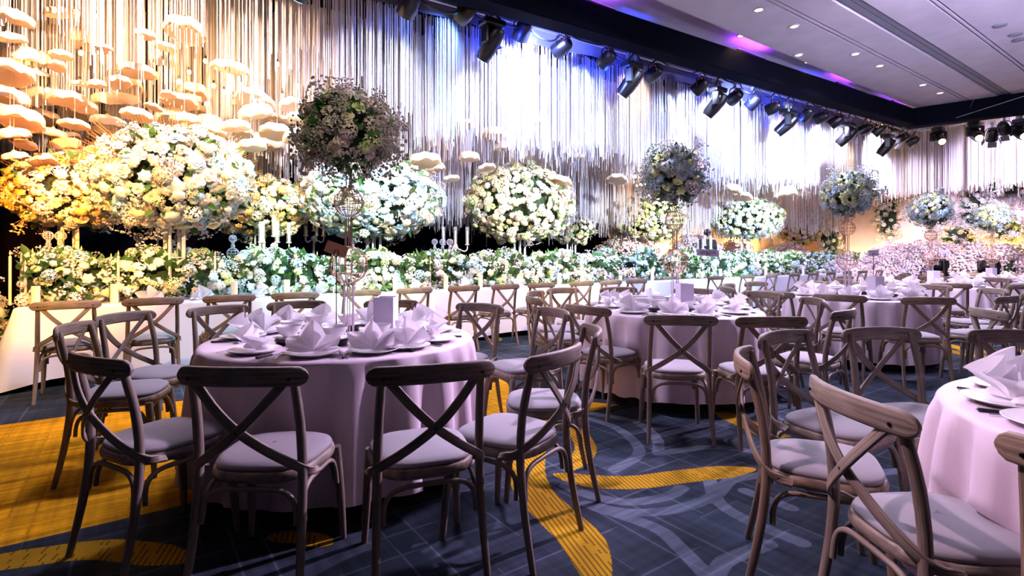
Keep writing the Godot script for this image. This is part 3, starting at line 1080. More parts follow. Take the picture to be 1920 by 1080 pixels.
func parasol_mesh(depth: float, ruffle: float, sd: float) -> ArrayMesh:
	var b := MB.new()
	var rows := []
	for i in 9:
		var s := i / 8.0
		var r := PackedVector3Array()
		for k in 37:
			var t := TAU * k / 36.0
			var w := 1.0 + ruffle * s * s * sin(6.0 * t + sd) + 0.05 * s * sin(3.0 * t + sd * 2.0)
			var drop: float = pow(s, 2.2) if i < 7 else [1.05, 1.12][i - 7]
			var y := -depth * drop + 0.12 * s * cos(6.0 * t + sd) * depth
			var rr: float = [0.02, 0.2, 0.4, 0.58, 0.74, 0.87, 0.96, 1.0, 0.9][i]
			r.append(Vector3(rr * w * cos(t), y, -rr * w * sin(t)))
		rows.append(r)
	rows.reverse()
	b.patch(rows, true)
	# hollow underside, pulled up inside
	rows = []
	for i in 5:
		var s := 1.0 - i / 4.0
		var r := PackedVector3Array()
		for k in 37:
			var t := TAU * k / 36.0
			var w := 1.0 + ruffle * s * s * sin(6.0 * t + sd) + 0.05 * s * sin(3.0 * t + sd * 2.0)
			var rr := 0.02 + 0.88 * s
			r.append(Vector3(rr * w * cos(t), -depth * lerpf(0.55, 1.12, s), rr * w * sin(t)))
		rows.append(r)
	b.patch(rows, true)
	return b.mesh()


func build_parasols() -> void:
	var meshes := [parasol_mesh(0.58, 0.05, 0.3), parasol_mesh(0.70, 0.03, 1.7), parasol_mesh(0.48, 0.07, 3.1)]
	var cap := MB.new()
	cap.lathe([Vector2(0.05, -0.03), Vector2(0.06, 0.0), Vector2(0.02, 0.04), Vector2(0.0, 0.05)], 10)
	var cord := MB.new()
	cord.tube([Vector3(0, 0, 0), Vector3(0, 1, 0)], 0.002, 5)
	var cm := cap.mesh()
	var cdm := cord.mesh()
	var list := [
		[-1.33, 3.24, -9.08, 0.37], [-1.11, 3.62, -7.65, 0.3], [-1.11, 3.29, -7.65, 0.45], [-1.34, 3.51, -9.3, 0.39], [-1.34, 3.38, -9.33, 0.44],
		[-1.09, 2.62, -7.65, 0.3], [-1.17, 3.18, -8.25, 0.41], [-1.06, 2.37, -7.65, 0.23], [-1.04, 3.87, -7.65, 0.35], [-1.02, 2.86, -7.8, 0.43],
		[-1.2, 3.02, -9.28, 0.41], [-1.02, 2.57, -8.1, 0.22], [-1.03, 3.67, -8.25, 0.43], [-1.27, 3.69, -10.4, 0.33], [-1.01, 2.87, -8.4, 0.28],
		[-1.16, 3.06, -9.86, 0.45], [-0.93, 3.4, -8.1, 0.22], [-1.06, 3.14, -9.25, 0.43], [-1.01, 3.36, -8.85, 0.41], [-0.86, 2.38, -7.95, 0.26],
		[-0.86, 2.88, -8.85, 0.32], [-0.72, 3.43, -7.8, 0.18], [-0.72, 4.1, -7.95, 0.32], [-0.69, 3.57, -7.8, 0.23], [-0.75, 2.76, -8.76, 0.34],
		[-0.75, 2.89, -9.14, 0.3], [-0.65, 3.15, -7.95, 0.38], [-0.65, 2.64, -8.83, 0.41], [-0.56, 2.78, -7.65, 0.29], [-0.61, 4.09, -8.55, 0.56],
		[-0.67, 3.36, -9.4, 0.37], [-0.55, 3.34, -8.1, 0.2], [-0.53, 3.17, -8.4, 0.3], [-0.38, 3.26, -7.65, 0.19], [-0.33, 3.66, -7.65, 0.22],
		[-0.32, 3.13, -8.85, 0.37], [-0.31, 3.11, -9.5, 0.4], [-0.24, 3.45, -8.85, 0.53], [-0.22, 2.78, -8.84, 0.42], [-0.18, 3.41, -7.95, 0.25],
		[-0.18, 3.08, -10.2, 0.33], [-0.15, 3.7, -9.07, 0.46], [-0.1, 3.84, -9.79, 0.46], [-0.0, 3.64, -8.1, 0.44], [0.02, 2.99, -7.65, 0.33],
		[0.07, 3.94, -7.65, 0.23], [0.19, 3.18, -8.1, 0.21], [0.35, 3.35, -10.36, 0.31], [0.32, 3.08, -9.0, 0.34], [0.3, 3.93, -7.95, 0.26],
		[0.31, 3.25, -7.65, 0.17], [0.38, 3.26, -8.73, 0.44], [0.49, 3.41, -8.4, 0.44], [0.48, 3.02, -7.65, 0.34], [0.51, 4.2, -7.8, 0.47],
		[0.67, 3.33, -10.19, 0.35], [0.61, 3.56, -8.77, 0.31], [0.7, 3.71, -8.85, 0.44], [0.88, 3.55, -9.42, 0.38], [0.79, 3.03, -8.25, 0.5],
		[0.88, 3.32, -8.85, 0.34], [0.98, 3.76, -7.65, 0.45], [1.03, 3.01, -7.65, 0.36], [1.26, 3.12, -8.55, 0.31], [1.34, 3.66, -8.91, 0.37],
		[1.22, 2.78, -7.65, 0.37], [1.27, 3.29, -7.8, 0.44], [1.43, 3.62, -8.55, 0.55], [1.64, 3.53, -9.3, 0.45], [1.66, 3.18, -9.0, 0.56],
		[1.7, 3.52, -8.96, 0.32], [1.66, 3.15, -8.25, 0.48], [1.78, 3.52, -8.1, 0.33], [1.95, 3.44, -8.86, 0.31], [1.78, 2.98, -7.65, 0.39],
		[1.82, 3.2, -7.65, 0.29], [2.19, 3.62, -8.95, 0.45], [2.18, 3.05, -7.95, 0.34], [2.59, 3.03, -8.25, 0.4], [2.82, 3.2, -7.5, 0.35],
		[3.62, 2.83, -7.5, 0.48], [3.98, 2.79, -7.9, 0.35], [4.09, 2.54, -7.5, 0.26], [4.33, 3.46, -7.5, 0.31], [4.43, 2.96, -7.5, 0.34],
		[4.74, 2.77, -7.5, 0.32], [4.95, 3.42, -7.5, 0.49], [5.06, 3.18, -7.5, 0.28], [5.51, 3.4, -7.5, 0.37], [5.74, 3.7, -7.5, 0.34],
		[5.92, 3.93, -7.5, 0.29], [6.36, 2.73, -7.5, 0.46], [6.78, 3.2, -7.5, 0.23], [7.35, 3.52, -7.5, 0.22], [7.86, 2.86, -7.5, 0.42],
		[8.6, 2.75, -7.5, 0.34], [9.37, 3.33, -7.5, 0.29], [10.11, 4.48, -7.5, 0.32], [10.9, 4.11, -7.5, 0.31], [11.86, 3.0, -7.5, 0.47],
		[12.6, 2.85, -7.7, 0.49], [12.92, 3.7, -7.5, 0.37], [14.16, 3.11, -7.5, 0.62], [15.06, 3.1, -7.5, 0.56],
	]
	var k := 0
	for q in list:
		k += 1
		var t := thing("paper_parasol", "%s cream paper parasol, %s from the left among those hanging over the stage" % ["wide" if q[3] > 0.5 else "small", ordinal(k)], "parasol", Vector3(q[0], q[1], q[2]), rng.randf() * TAU, "hanging paper parasols")
		var tilt := Basis.from_euler(Vector3(rng.randf_range(-0.3, 0.3), 0, rng.randf_range(-0.3, 0.3)))
		part("canopy", meshes[k % 3], M.paper, t, Transform3D(tilt.scaled(Vector3.ONE * q[3] * 0.5), Vector3.ZERO))
		part("cap", cm, M.paper, t, Transform3D(tilt.scaled(Vector3.ONE * 0.5), Vector3.ZERO))
		part("cord", cdm, M.thread, t, Transform3D(Basis.from_scale(Vector3(1, 5.41 - q[1], 1)), Vector3.ZERO))
	var bulb := MB.new()
	bulb.ball(Vector3.ZERO, Vector3(0.028, 0.034, 0.028), 10, 6)
	var sock := MB.new()
	sock.lathe([Vector2(0.014, 0.028), Vector2(0.014, 0.07), Vector2(0.0, 0.075)], 8)
	var bm := bulb.mesh()
	var sm := sock.mesh()
	k = 0
	for q in [
		[-1.06, 3.37, -8.3], [-0.83, 3.17, -8.08], [-0.58, 3.44, -8.57], [-0.54, 3.69, -8.16], [-0.4, 4.11, -8.01],
		[-0.15, 4.18, -8.58], [0.32, 4.14, -9.46], [0.31, 3.55, -9.26], [0.47, 4.52, -9.2], [0.46, 3.57, -8.28],
		[0.61, 3.87, -8.81], [0.77, 3.93, -8.37], [0.77, 3.3, -8.19], [0.84, 3.53, -8.08], [0.98, 3.52, -8.26],
		[1.35, 4.02, -9.48], [1.38, 3.62, -9.31], [1.48, 4.21, -9.27], [1.71, 3.53, -9.26], [1.66, 4.03, -8.23],
		[1.77, 3.64, -8.43], [2.13, 4.0, -8.97], [2.47, 4.33, -9.14], [2.75, 3.29, -9.35], [4.56, 4.15, -9.4],
		[4.44, 3.18, -8.05], [6.56, 3.42, -8.93], [8.98, 4.27, -9.04], [9.58, 3.66, -8.76], [9.14, 3.05, -8.2],
		[16.18, 3.47, -8.71], [16.17, 3.63, -8.05],
	]:
		k += 1
		var t := thing("hanging_bulb", "small warm glowing bulb on a cord, %s from the left among the parasols" % ordinal(k), "bulb", Vector3(q[0], q[1], q[2]), 0.0, "warm hanging bulbs")
		part("globe", bm, M.bulb, t)
		part("socket", sm, M.lamp_panel, t)
		part("cord", cdm, M.stick, t, Transform3D(Basis.from_scale(Vector3(1, 5.41 - q[1] - 0.07, 1)), Vector3(0, 0.07, 0)))
		omni(Vector3(q[0], q[1], q[2]), Color(1.0, 0.76, 0.5), 0.16, 0.02)


# ---------------------------------------------------------------- shared shapes

func seat_outline(t: float, inset: float) -> Vector2:   # x, z; front is -z
	var c := cos(t)
	var s := sin(t)
	var x := signf(c) * pow(absf(c), 0.62)
	var z := signf(s) * pow(absf(s), 0.62)
	var hw := lerpf(0.222, 0.196, z * 0.5 + 0.5) - inset
	return Vector2(x * hw, z * (0.212 - inset))


func seat_rows(levels: Array, segs := 40) -> Array:   # levels: Vector2(inset, y)
	var rows := []
	for q in levels:
		var r := PackedVector3Array()
		for k in segs + 1:
			var o := seat_outline(-TAU * k / segs, q.x)
			r.append(Vector3(o.x, q.y, o.y))
		rows.append(r)
	return rows


func bezier(p: Array, n: int) -> Array:
	var cv := Curve3D.new()
	for i in p.size():
		var t: Vector3 = (p[mini(i + 1, p.size() - 1)] - p[maxi(i - 1, 0)]) / 6.0
		cv.add_point(p[i], -t, t)
	var out := []
	for k in n + 1:
		out.append(cv.samplef((p.size() - 1.0) * k / n))
	return out


func make_chair_shapes() -> void:
	var C := chair_meshes
	var b := MB.new()
	b.patch(seat_rows([Vector2(0.06, 0.418), Vector2(0.012, 0.418), Vector2(0.002, 0.424), Vector2(0.0, 0.440), Vector2(0.004, 0.456), Vector2(0.012, 0.461), Vector2(0.03, 0.458)]), true)
	C.frame = b.mesh()
	b = MB.new()
	b.patch(seat_rows([Vector2(0.03, 0.456), Vector2(0.014, 0.462), Vector2(0.010, 0.472), Vector2(0.016, 0.483), Vector2(0.04, 0.494), Vector2(0.09, 0.503), Vector2(0.15, 0.507), Vector2(0.19, 0.508), Vector2(0.2119, 0.508)]), true)
	C.cushion = b.mesh()
	for s in [-1.0, 1.0]:
		var key := "l" if s < 0 else "r"
		b = MB.new()   # one bent stick: rear leg below the seat, back post above it
		b.tube(bezier([Vector3(s * 0.214, 0.0, 0.268), Vector3(s * 0.205, 0.22, 0.222), Vector3(s * 0.199, 0.45, 0.196), Vector3(s * 0.196, 0.64, 0.208), Vector3(s * 0.190, 0.80, 0.243), Vector3(s * 0.188, 0.852, 0.254)], 16), [0.0135, 0.0145, 0.0155, 0.0165, 0.017, 0.0175, 0.018, 0.018, 0.018, 0.018, 0.0178, 0.0175, 0.017, 0.0165, 0.016, 0.0155, 0.012], 10)
		C["post_" + key] = b.mesh()
		b = MB.new()
		b.tube(bezier([Vector3(s * 0.212, 0.0, -0.212), Vector3(s * 0.202, 0.22, -0.196), Vector3(s * 0.192, 0.43, -0.176)], 8), [0.0135, 0.015, 0.0165, 0.018, 0.019, 0.0195, 0.0195, 0.0195, 0.019], 10)
		C["leg_" + key] = b.mesh()
		b = MB.new()   # diagonal slat, bowed backwards
		var pr := PackedVector2Array()
		for k in 9:
			var a := TAU * k / 8.0 + PI / 8
			pr.append(Vector2(0.0175 * signf(cos(a)) * pow(absf(cos(a)), 0.4), 0.0055 * signf(sin(a)) * pow(absf(sin(a)), 0.4)))
		var pts := bezier([Vector3(s * 0.172, 0.828, 0.272), Vector3(s * 0.085, 0.725, 0.292 + 0.004 * s), Vector3(0, 0.640, 0.290 + 0.006 * s), Vector3(-s * 0.10, 0.560, 0.262 + 0.004 * s), Vector3(-s * 0.185, 0.498, 0.222), Vector3(-s * 0.220, 0.462, 0.175), Vector3(-s * 0.226, 0.446, 0.11)], 20)
		b.sweep(pts, pr, [], Vector3(0, 0.25, 1.0).normalized())
		C["slat_" + key] = b.mesh()
	b = MB.new()   # curved top rail with round ends
	var rows := []
	for i in 25:
		var u := -1.0 + 2.0 * i / 24.0
		var x := 0.2425 * sin(u * PI / 2) if absf(u) > 0.8 else 0.2425 * u * 0.951 / 0.8
		var e := absf(x) / 0.2425
		var hh := 0.037 * (1.0 if e < 0.86 else sqrt(maxf(0.0004, 1.0 - pow((e - 0.86) / 0.14, 2.0))))
		var zc := 0.306 - 0.062 * e * e
		var nrm := Vector3(2.0 * 0.062 * x / (0.2425 * 0.2425), 0, 1.0).normalized()
		var r := PackedVector3Array()
		for k in 13:
			var a := TAU * k / 12.0
			var py := signf(sin(a)) * pow(absf(sin(a)), 0.55) * hh
			var pz := signf(cos(a)) * pow(absf(cos(a)), 0.55) * 0.0125 * (1.0 if e < 0.93 else 0.8)
			r.append(Vector3(x, 0.836 + 0.008 * (1.0 - e * e) + py, zc) + nrm * pz)
		rows.append(r)
	rows.reverse()
	b.patch(rows, true, Vector2(1, 0.5))
	b.cap(rows[0], rows[1][0])
	b.cap(rows[24], rows[23][0])
	C.rail = b.mesh()
	# bentwood braces below the seat: rear, front and the two sides
	var arcs := []
	for q in [[Vector3(-0.196, 0.27, 0.212), Vector3(0.196, 0.27, 0.212), Vector3(0, 0, -0.012)], [Vector3(-0.192, 0.27, -0.196), Vector3(0.192, 0.27, -0.196), Vector3(0, 0, 0.03)], [Vector3(-0.20, 0.27, -0.175), Vector3(-0.198, 0.27, 0.19), Vector3(0.012, 0, 0)], [Vector3(0.20, 0.27, -0.175), Vector3(0.198, 0.27, 0.19), Vector3(-0.012, 0, 0)]]:
		var a: Vector3 = q[0]
		var c: Vector3 = q[1]
		var path := []
		for k in 17:
			var t := PI * k / 16.0
			var x := 0.5 - 0.46 * signf(cos(t)) * pow(absf(cos(t)), 0.45)
			var y := pow(sin(t), 0.62)
			path.append(a.lerp(c, x) + Vector3(0, 0.128 * y, 0) + q[2] * y)
		b = MB.new()
		b.tube(path, 0.0105, 8)
		arcs.append(b.mesh())
	C.braces = arcs
	C.screws = []
	for q in [Vector3(-0.186, 0.832, 0.285), Vector3(0.186, 0.832, 0.285), Vector3(0, 0.640, 0.300)]:
		b = MB.new()
		b.ball(q, Vector3(0.006, 0.006, 0.004), 8, 4)
		C.screws.append(b.mesh())


func chair(x: float, z: float, yaw_deg: float, label: String, group: String) -> void:
	var t := thing("crossback_chair", label, "chair", Vector3(x, 0, z), deg_to_rad(yaw_deg), group)
	var C := chair_meshes
	var w: Material = M["oak_%d" % rng.randi_range(0, 2)]
	part("seat_frame", C.frame, w, t)
	part("seat_cushion", C.cushion, M.linen_seat, t)
	for k in ["l", "r"]:
		part("back_post", C["post_" + k], w, t)
		part("front_leg", C["leg_" + k], w, t)
		part("cross_slat", C["slat_" + k], w, t)
	part("top_rail", C.rail, w, t)
	for m in C.braces:
		part("brace", m, w, t)
	for m in C.screws:
		part("screw", m, M.screw, t)


func petal_rows(base: Vector3, dir: Vector3, side: Vector3, length: float, width: float, curl: float) -> Array:
	var rows := []
	var up := Vector3.UP
	for i in 4:
		var s := i / 3.0
		var w: float = width * [0.35, 0.85, 1.0, 0.45][i]
		var c := base + dir * (length * s) + up * (length * (curl * s - 0.55 * s * s * s))
		var r := PackedVector3Array()
		for j in [-1.0, 0.0, 1.0]:
			r.append(c + side * (w * j) + up * (0.18 * w * absf(j)) - dir * (0.12 * w * absf(j)))
		rows.append(r)
	return rows


func rose_mesh(seed_k: int) -> ArrayMesh:   # unit radius, opens along +y
	var b := MB.new()
	var r := RandomNumberGenerator.new()
	r.seed = seed_k
	for layer in 3:
		var cnt: int = [6, 5, 3][layer]
		for k in cnt:
			var a := TAU * (k + 0.5 * layer) / cnt + r.randf_range(-0.2, 0.2)
			var d := Vector3(cos(a), 0, sin(a))
			var ln: float = [1.0, 0.66, 0.36][layer] * r.randf_range(0.9, 1.08)
			b.patch(petal_rows(Vector3(0, 0.05 + 0.16 * layer, 0) + d * 0.05, d, Vector3(-d.z, 0, d.x), ln, [0.52, 0.42, 0.26][layer], [0.75, 1.1, 1.9][layer]))
	return b.mesh()


func carnation_mesh(seed_k: int) -> ArrayMesh:   # ruffled half ball
	var b := MB.new()
	var r := RandomNumberGenerator.new()
	r.seed = seed_k
	var rows := []
	for i in 6:
		var e: float = [0.0, 0.28, 0.58, 0.85, 1.0, 0.8][i]
		var y: float = [0.62, 0.60, 0.52, 0.34, 0.06, -0.2][i]
		var row := PackedVector3Array()
		for k in 15:
			var t := TAU * (k % 14) / 14.0
			var w := 1.0 + (0.17 if k % 2 else -0.12) * (1.0 if i > 0 else 0.0)
			row.append(Vector3(e * w * cos(t), y + (0.12 if (k + i) % 2 else -0.08) * minf(e * 2.0, 1.0), -e * w * sin(t)))
		rows.append(row)
	rows.reverse()
	b.patch(rows, true)
	return b.mesh()


func hydrangea_mesh(seed_k: int) -> ArrayMesh:   # ball of little four-petalled florets
	var b := MB.new()
	var r := RandomNumberGenerator.new()
	r.seed = seed_k
	for k in 34:
		var y := 1.0 - 1.55 * (k + 0.5) / 34.0
		var a := k * 2.39996
		var q := sqrt(maxf(0.0, 1.0 - y * y))
		var nrm := Vector3(q * cos(a), y, q * sin(a))
		var u := nrm.cross(Vector3(0.3, 0.2, 0.9)).normalized()
		var w := nrm.cross(u)
		var c := nrm * 0.9
		var ang := r.randf() * TAU
		for j in 2:
			var d := u * cos(ang + j * PI / 2) + w * sin(ang + j * PI / 2)
			var e := nrm.cross(d)
			b.patch([PackedVector3Array([c - d * 0.30 - e * 0.08 + nrm * 0.1, c - d * 0.30 + e * 0.08 + nrm * 0.1]), PackedVector3Array([c - e * 0.11, c + e * 0.11]), PackedVector3Array([c + d * 0.30 - e * 0.08 + nrm * 0.1, c + d * 0.30 + e * 0.08 + nrm * 0.1])])
	return b.mesh()


func sprig_mesh(seed_k: int, dots: int) -> ArrayMesh:   # baby's breath: forked stems with tiny blossoms, 1 unit tall
	var b := MB.new()
	var r := RandomNumberGenerator.new()
	r.seed = seed_k
	for k in dots:
		var a := r.randf() * TAU
		var q := r.randf_range(0.05, 0.42)
		var tip := Vector3(cos(a) * q, r.randf_range(0.55, 1.0), sin(a) * q)
		if k % 2 == 0:
			var mid := Vector3(tip.x * 0.3, tip.y * 0.5, tip.z * 0.3)
			var sd := Vector3(-sin(a), 0, cos(a)) * 0.012
			b.patch([PackedVector3Array([-sd, sd]), PackedVector3Array([mid - sd, mid + sd]), PackedVector3Array([tip - sd * 0.5, tip + sd * 0.5])])
		var s := r.randf_range(0.045, 0.085)
		for f in [1.0, -1.0]:
			var rows := [PackedVector3Array(), PackedVector3Array()]
			for j in 5:
				var t: float = TAU * j / 4.0 * f
				rows[0].append(tip + Vector3(cos(t), 0, -sin(t)) * s)
				rows[1].append(tip + Vector3(0, s * 0.8 * f, 0))
			b.patch(rows, true)
	return b.mesh()


func leaf_mesh() -> ArrayMesh:
	var b := MB.new()
	var rows := []
	for i in 5:
		var s := i / 4.0
		var w: float = [0.03, 0.22, 0.27, 0.18, 0.01][i]
		rows.append(PackedVector3Array([Vector3(-w, s + 0.0, 0.22 * s * s + w * 0.3), Vector3(0, s, 0.22 * s * s), Vector3(w, s, 0.22 * s * s + w * 0.3)]))
	b.patch(rows)
	return b.mesh()


func napkin_mesh(kind: int) -> ArrayMesh:   # pleated fan standing in a folded base
	var b := MB.new()
	var r := RandomNumberGenerator.new()
	r.seed = 70 + kind
	var n := 48
	var peaks: float = [5.0, 6.0, 4.0][kind]
	for layer in 2:
		var rows := []
		for i in 9:
			var t := i / 8.0
			var row := PackedVector3Array()
			for k in n + 1:
				var a := -1.0 + 2.0 * k / n
				var ph := a * (1.36 if layer == 0 else 1.15)
				var zig := cos(a * PI * peaks * 0.5 + 0.4 * kind)
				var tri := acos(clampf(zig, -1, 1)) / PI * 2.0 - 1.0
				var rad := (0.145 if layer == 0 else 0.112) * (1.0 - 0.17 * tri * t) * (0.92 + 0.10 * cos(a * 3.0 + kind))
				row.append(Vector3(sin(ph) * rad * t * 1.05, 0.012 + cos(ph) * rad * t * 1.02 + 0.012 * t, (0.035 * tri * t * (0.4 + t) + 0.045 * t * t) * (1.0 if layer == 0 else 0.8) - 0.028 * layer))
			rows.append(row)
		b.patch(rows)
	for s in [-1.0, 1.0]:   # the two low leaves of the base
		var rows := []
		for i in 7:
			var t := i / 6.0
			var row := PackedVector3Array()
			for k in 9:
				var u := -1.0 + 2.0 * k / 8.0
				var w := 0.055 * sin(PI * clampf(t * 0.92 + 0.06, 0, 1))
				row.append(Vector3(s * 0.135 * t, 0.008 + 0.030 * sin(PI * t) * (1.0 - u * u) + 0.018 * t, -0.035 + u * w + 0.02 * t))
			rows.append(row)
		b.patch(rows)
	return b.mesh()


func make_shapes() -> void:
	make_chair_shapes()
	S.rose = [rose_mesh(1), rose_mesh(2)]
	S.carnation = [carnation_mesh(3)]
	S.hydrangea = [hydrangea_mesh(4)]
	S.sprig = [sprig_mesh(5, 22), sprig_mesh(6, 14)]
	S.leaf = leaf_mesh()
	S.napkin = [napkin_mesh(0), napkin_mesh(1), napkin_mesh(2)]
	var b := MB.new()
	b.lathe([Vector2(0.0, 0.0), Vector2(0.085, 0.0), Vector2(0.09, 0.004), Vector2(0.128, 0.017), Vector2(0.132, 0.020), Vector2(0.127, 0.021), Vector2(0.088, 0.008), Vector2(0.0, 0.007)], 36)
	S.plate = b.mesh()
	b = MB.new()
	b.lathe([Vector2(0, 0), Vector2(0.03, 0), Vector2(0.031, 0.008), Vector2(0.048, 0.022), Vector2(0.062, 0.045), Vector2(0.069, 0.066), Vector2(0.071, 0.068), Vector2(0.067, 0.067), Vector2(0.058, 0.044), Vector2(0.04, 0.022), Vector2(0, 0.016)], 28)
	S.bowl = b.mesh()
	b = MB.new()
	b.lathe([Vector2(0, 0), Vector2(0.045, 0), Vector2(0.05, 0.004), Vector2(0.083, 0.013), Vector2(0.083, 0.016), Vector2(0.05, 0.008), Vector2(0, 0.007)], 28)
	S.saucer = b.mesh()
	b = MB.new()
	b.lathe([Vector2(0, 0), Vector2(0.062, 0), Vector2(0.07, 0.012), Vector2(0.076, 0.028), Vector2(0.073, 0.030), Vector2(0.064, 0.014), Vector2(0, 0.010)], 28)
	S.tray = b.mesh()
	b = MB.new()
	b.box(Vector3(0, 0.006, 0.045), Vector3(0.017, 0.010, 0.095), 0.004)
	S.knife_handle = b.mesh()
	b = MB.new()
	b.box(Vector3(0, 0.004, -0.055), Vector3(0.015, 0.002, 0.11), 0.0006)
	S.knife_blade = b.mesh()
	b = MB.new()
	b.sweep([Vector3(0, 0.004, 0.095), Vector3(0, 0.005, 0.04), Vector3(0, 0.006, -0.02), Vector3(0, 0.004, -0.04), Vector3(0, 0.008, -0.06)], PackedVector2Array([Vector2(0.006, 0), Vector2(0, 0.002), Vector2(-0.006, 0), Vector2(0, -0.002), Vector2(0.006, 0)]), [1.0, 0.7, 0.6, 1.6, 2.0], Vector3.UP)
	for k in 4:
		b.box(Vector3(-0.009 + 0.006 * k, 0.008, -0.078), Vector3(0.003, 0.002, 0.04), 0.0005)
	S.fork = b.mesh()
	b = MB.new()
	b.sweep([Vector3(0, 0.004, 0.08), Vector3(0, 0.006, 0.0), Vector3(0, 0.004, -0.03)], PackedVector2Array([Vector2(0.005, 0), Vector2(0, 0.002), Vector2(-0.005, 0), Vector2(0, -0.002), Vector2(0.005, 0)]), [1.0, 0.6, 0.8], Vector3.UP)
	b.ball(Vector3(0, 0.005, -0.052), Vector3(0.017, 0.004, 0.026), 12, 5)
	S.spoon = b.mesh()
	b = MB.new()
	b.lathe([Vector2(0.033, 0.0), Vector2(0.033, 0.003), Vector2(0.006, 0.006), Vector2(0.0035, 0.02), Vector2(0.0035, 0.085), Vector2(0.012, 0.095), Vector2(0.034, 0.12), Vector2(0.040, 0.15), Vector2(0.036, 0.185), Vector2(0.032, 0.20)], 18)
	S.wine_glass = b.mesh()
	b = MB.new()
	b.lathe([Vector2(0.034, 0.0), Vector2(0.037, 0.09), Vector2(0.037, 0.10), Vector2(0.034, 0.10), Vector2(0.031, 0.008), Vector2(0.0, 0.008)], 18)
	S.tumbler = b.mesh()
	b = MB.new()
	b.lathe([Vector2(0.0, 0.0), Vector2(0.035, 0.0), Vector2(0.036, 0.003), Vector2(0.036, 0.197), Vector2(0.034, 0.20), Vector2(0.028, 0.196), Vector2(0.0, 0.192)], 20)
	S.pillar = b.mesh()
	b = MB.new()
	b.lathe([Vector2(0.0, 0.0), Vector2(0.013, 0.0), Vector2(0.012, 0.98), Vector2(0.004, 1.0), Vector2(0.0, 1.0)], 10)
	S.taper = b.mesh()
	b = MB.new()
	b.lathe([Vector2(0.0, 0.0), Vector2(0.008, 0.012), Vector2(0.009, 0.022), Vector2(0.005, 0.042), Vector2(0.0, 0.058)], 8)
	S.flame = b.mesh()


# ---------------------------------------------------------------- flowers

func upto(nrm: Vector3, roll: float, size: float) -> Basis:   # +y turned to nrm
	var x := nrm.cross(Vector3(0.31, 0.17, 0.93)).normalized()
	return Basis(x, nrm, x.cross(nrm)).rotated(nrm, roll).scaled(Vector3.ONE * size)


# A mound of flowers on an ellipsoid: flowers as single parts, leaves and sprigs as filling
func flower_ball(t: Node3D, c: Vector3, r: Vector3, count: int, size: Vector2, kinds: Array, petals: Array, leaves: int, sprigs: int, sprig_len: float, low := -0.95, leaf_mat := "leaf", spray := "gypsophila", spare := 0) -> void:
	var b := MB.new()
	b.ball(c, r * 0.80, 18, 10)
	part("moss_core", b.mesh(), M.moss, t)
	for k in count:
		var y := lerpf(1.0, low, (k + 0.5) / count)
		var a := k * 2.39996 + rng.randf_range(-0.15, 0.15)
		var q := sqrt(maxf(0.0, 1.0 - y * y))
		var nrm := Vector3(q * cos(a), y, q * sin(a))
		var p := c + nrm * r * rng.randf_range(0.90, 1.06)
		var outw := (nrm / r).normalized()
		outw = (outw + Vector3(rng.randf_range(-0.3, 0.3), rng.randf_range(-0.1, 0.35), rng.randf_range(-0.3, 0.3))).normalized()
		var kind: String = kinds[rng.randi() % kinds.size()]
		var ms: Array = S[kind]
		var sz := rng.randf_range(size.x, size.y) * (1.25 if kind == "hydrangea" else 1.0)
		part(kind, ms[rng.randi() % ms.size()], M["petal_%d" % petals[rng.randi() % petals.size()]], t, Transform3D(upto(outw, rng.randf() * TAU, sz), p))
	var xl := []
	for k in leaves:
		var nrm := Vector3(rng.randfn(), rng.randfn(), rng.randfn()).normalized()
		var p := c + nrm * r * rng.randf_range(0.82, 0.98)
		xl.append(Transform3D(upto((nrm + Vector3(rng.randfn(), rng.randfn(), rng.randfn()) * 0.45).normalized(), rng.randf() * TAU, rng.randf_range(0.6, 1.2) * size.y * 1.5), p))
	if leaves:
		many("leaves", S.leaf, M[leaf_mat], xl, t)
	var xs := []
	for k in sprigs:
		var nrm := Vector3(rng.randfn(), rng.randfn() + 0.15, rng.randfn()).normalized()
		var p := c + nrm * r * rng.randf_range(0.72, 0.92)
		xs.append(Transform3D(upto((nrm + Vector3(rng.randfn(), rng.randfn(), rng.randfn()) * 0.25).normalized(), rng.randf() * TAU, rng.randf_range(0.7, 1.25) * sprig_len), p))
	if sprigs:
		many("baby_breath", S.sprig[0], M[spray], xs, t)
	if spare:
		var mx := {}
		for k in spare:
			var nrm := Vector3(rng.randfn(), rng.randfn(), rng.randfn()).normalized()
			var key := "petal_%d" % petals[rng.randi() % petals.size()]
			if not mx.has(key):
				mx[key] = []
			mx[key].append(Transform3D(upto((nrm / r).normalized(), rng.randf() * TAU, rng.randf_range(size.x, size.y) * 0.85), c + nrm * r * rng.randf_range(0.86, 0.95)))
		for key in mx:
			many("small_flowers", S.carnation[0], M[key], mx[key], t)


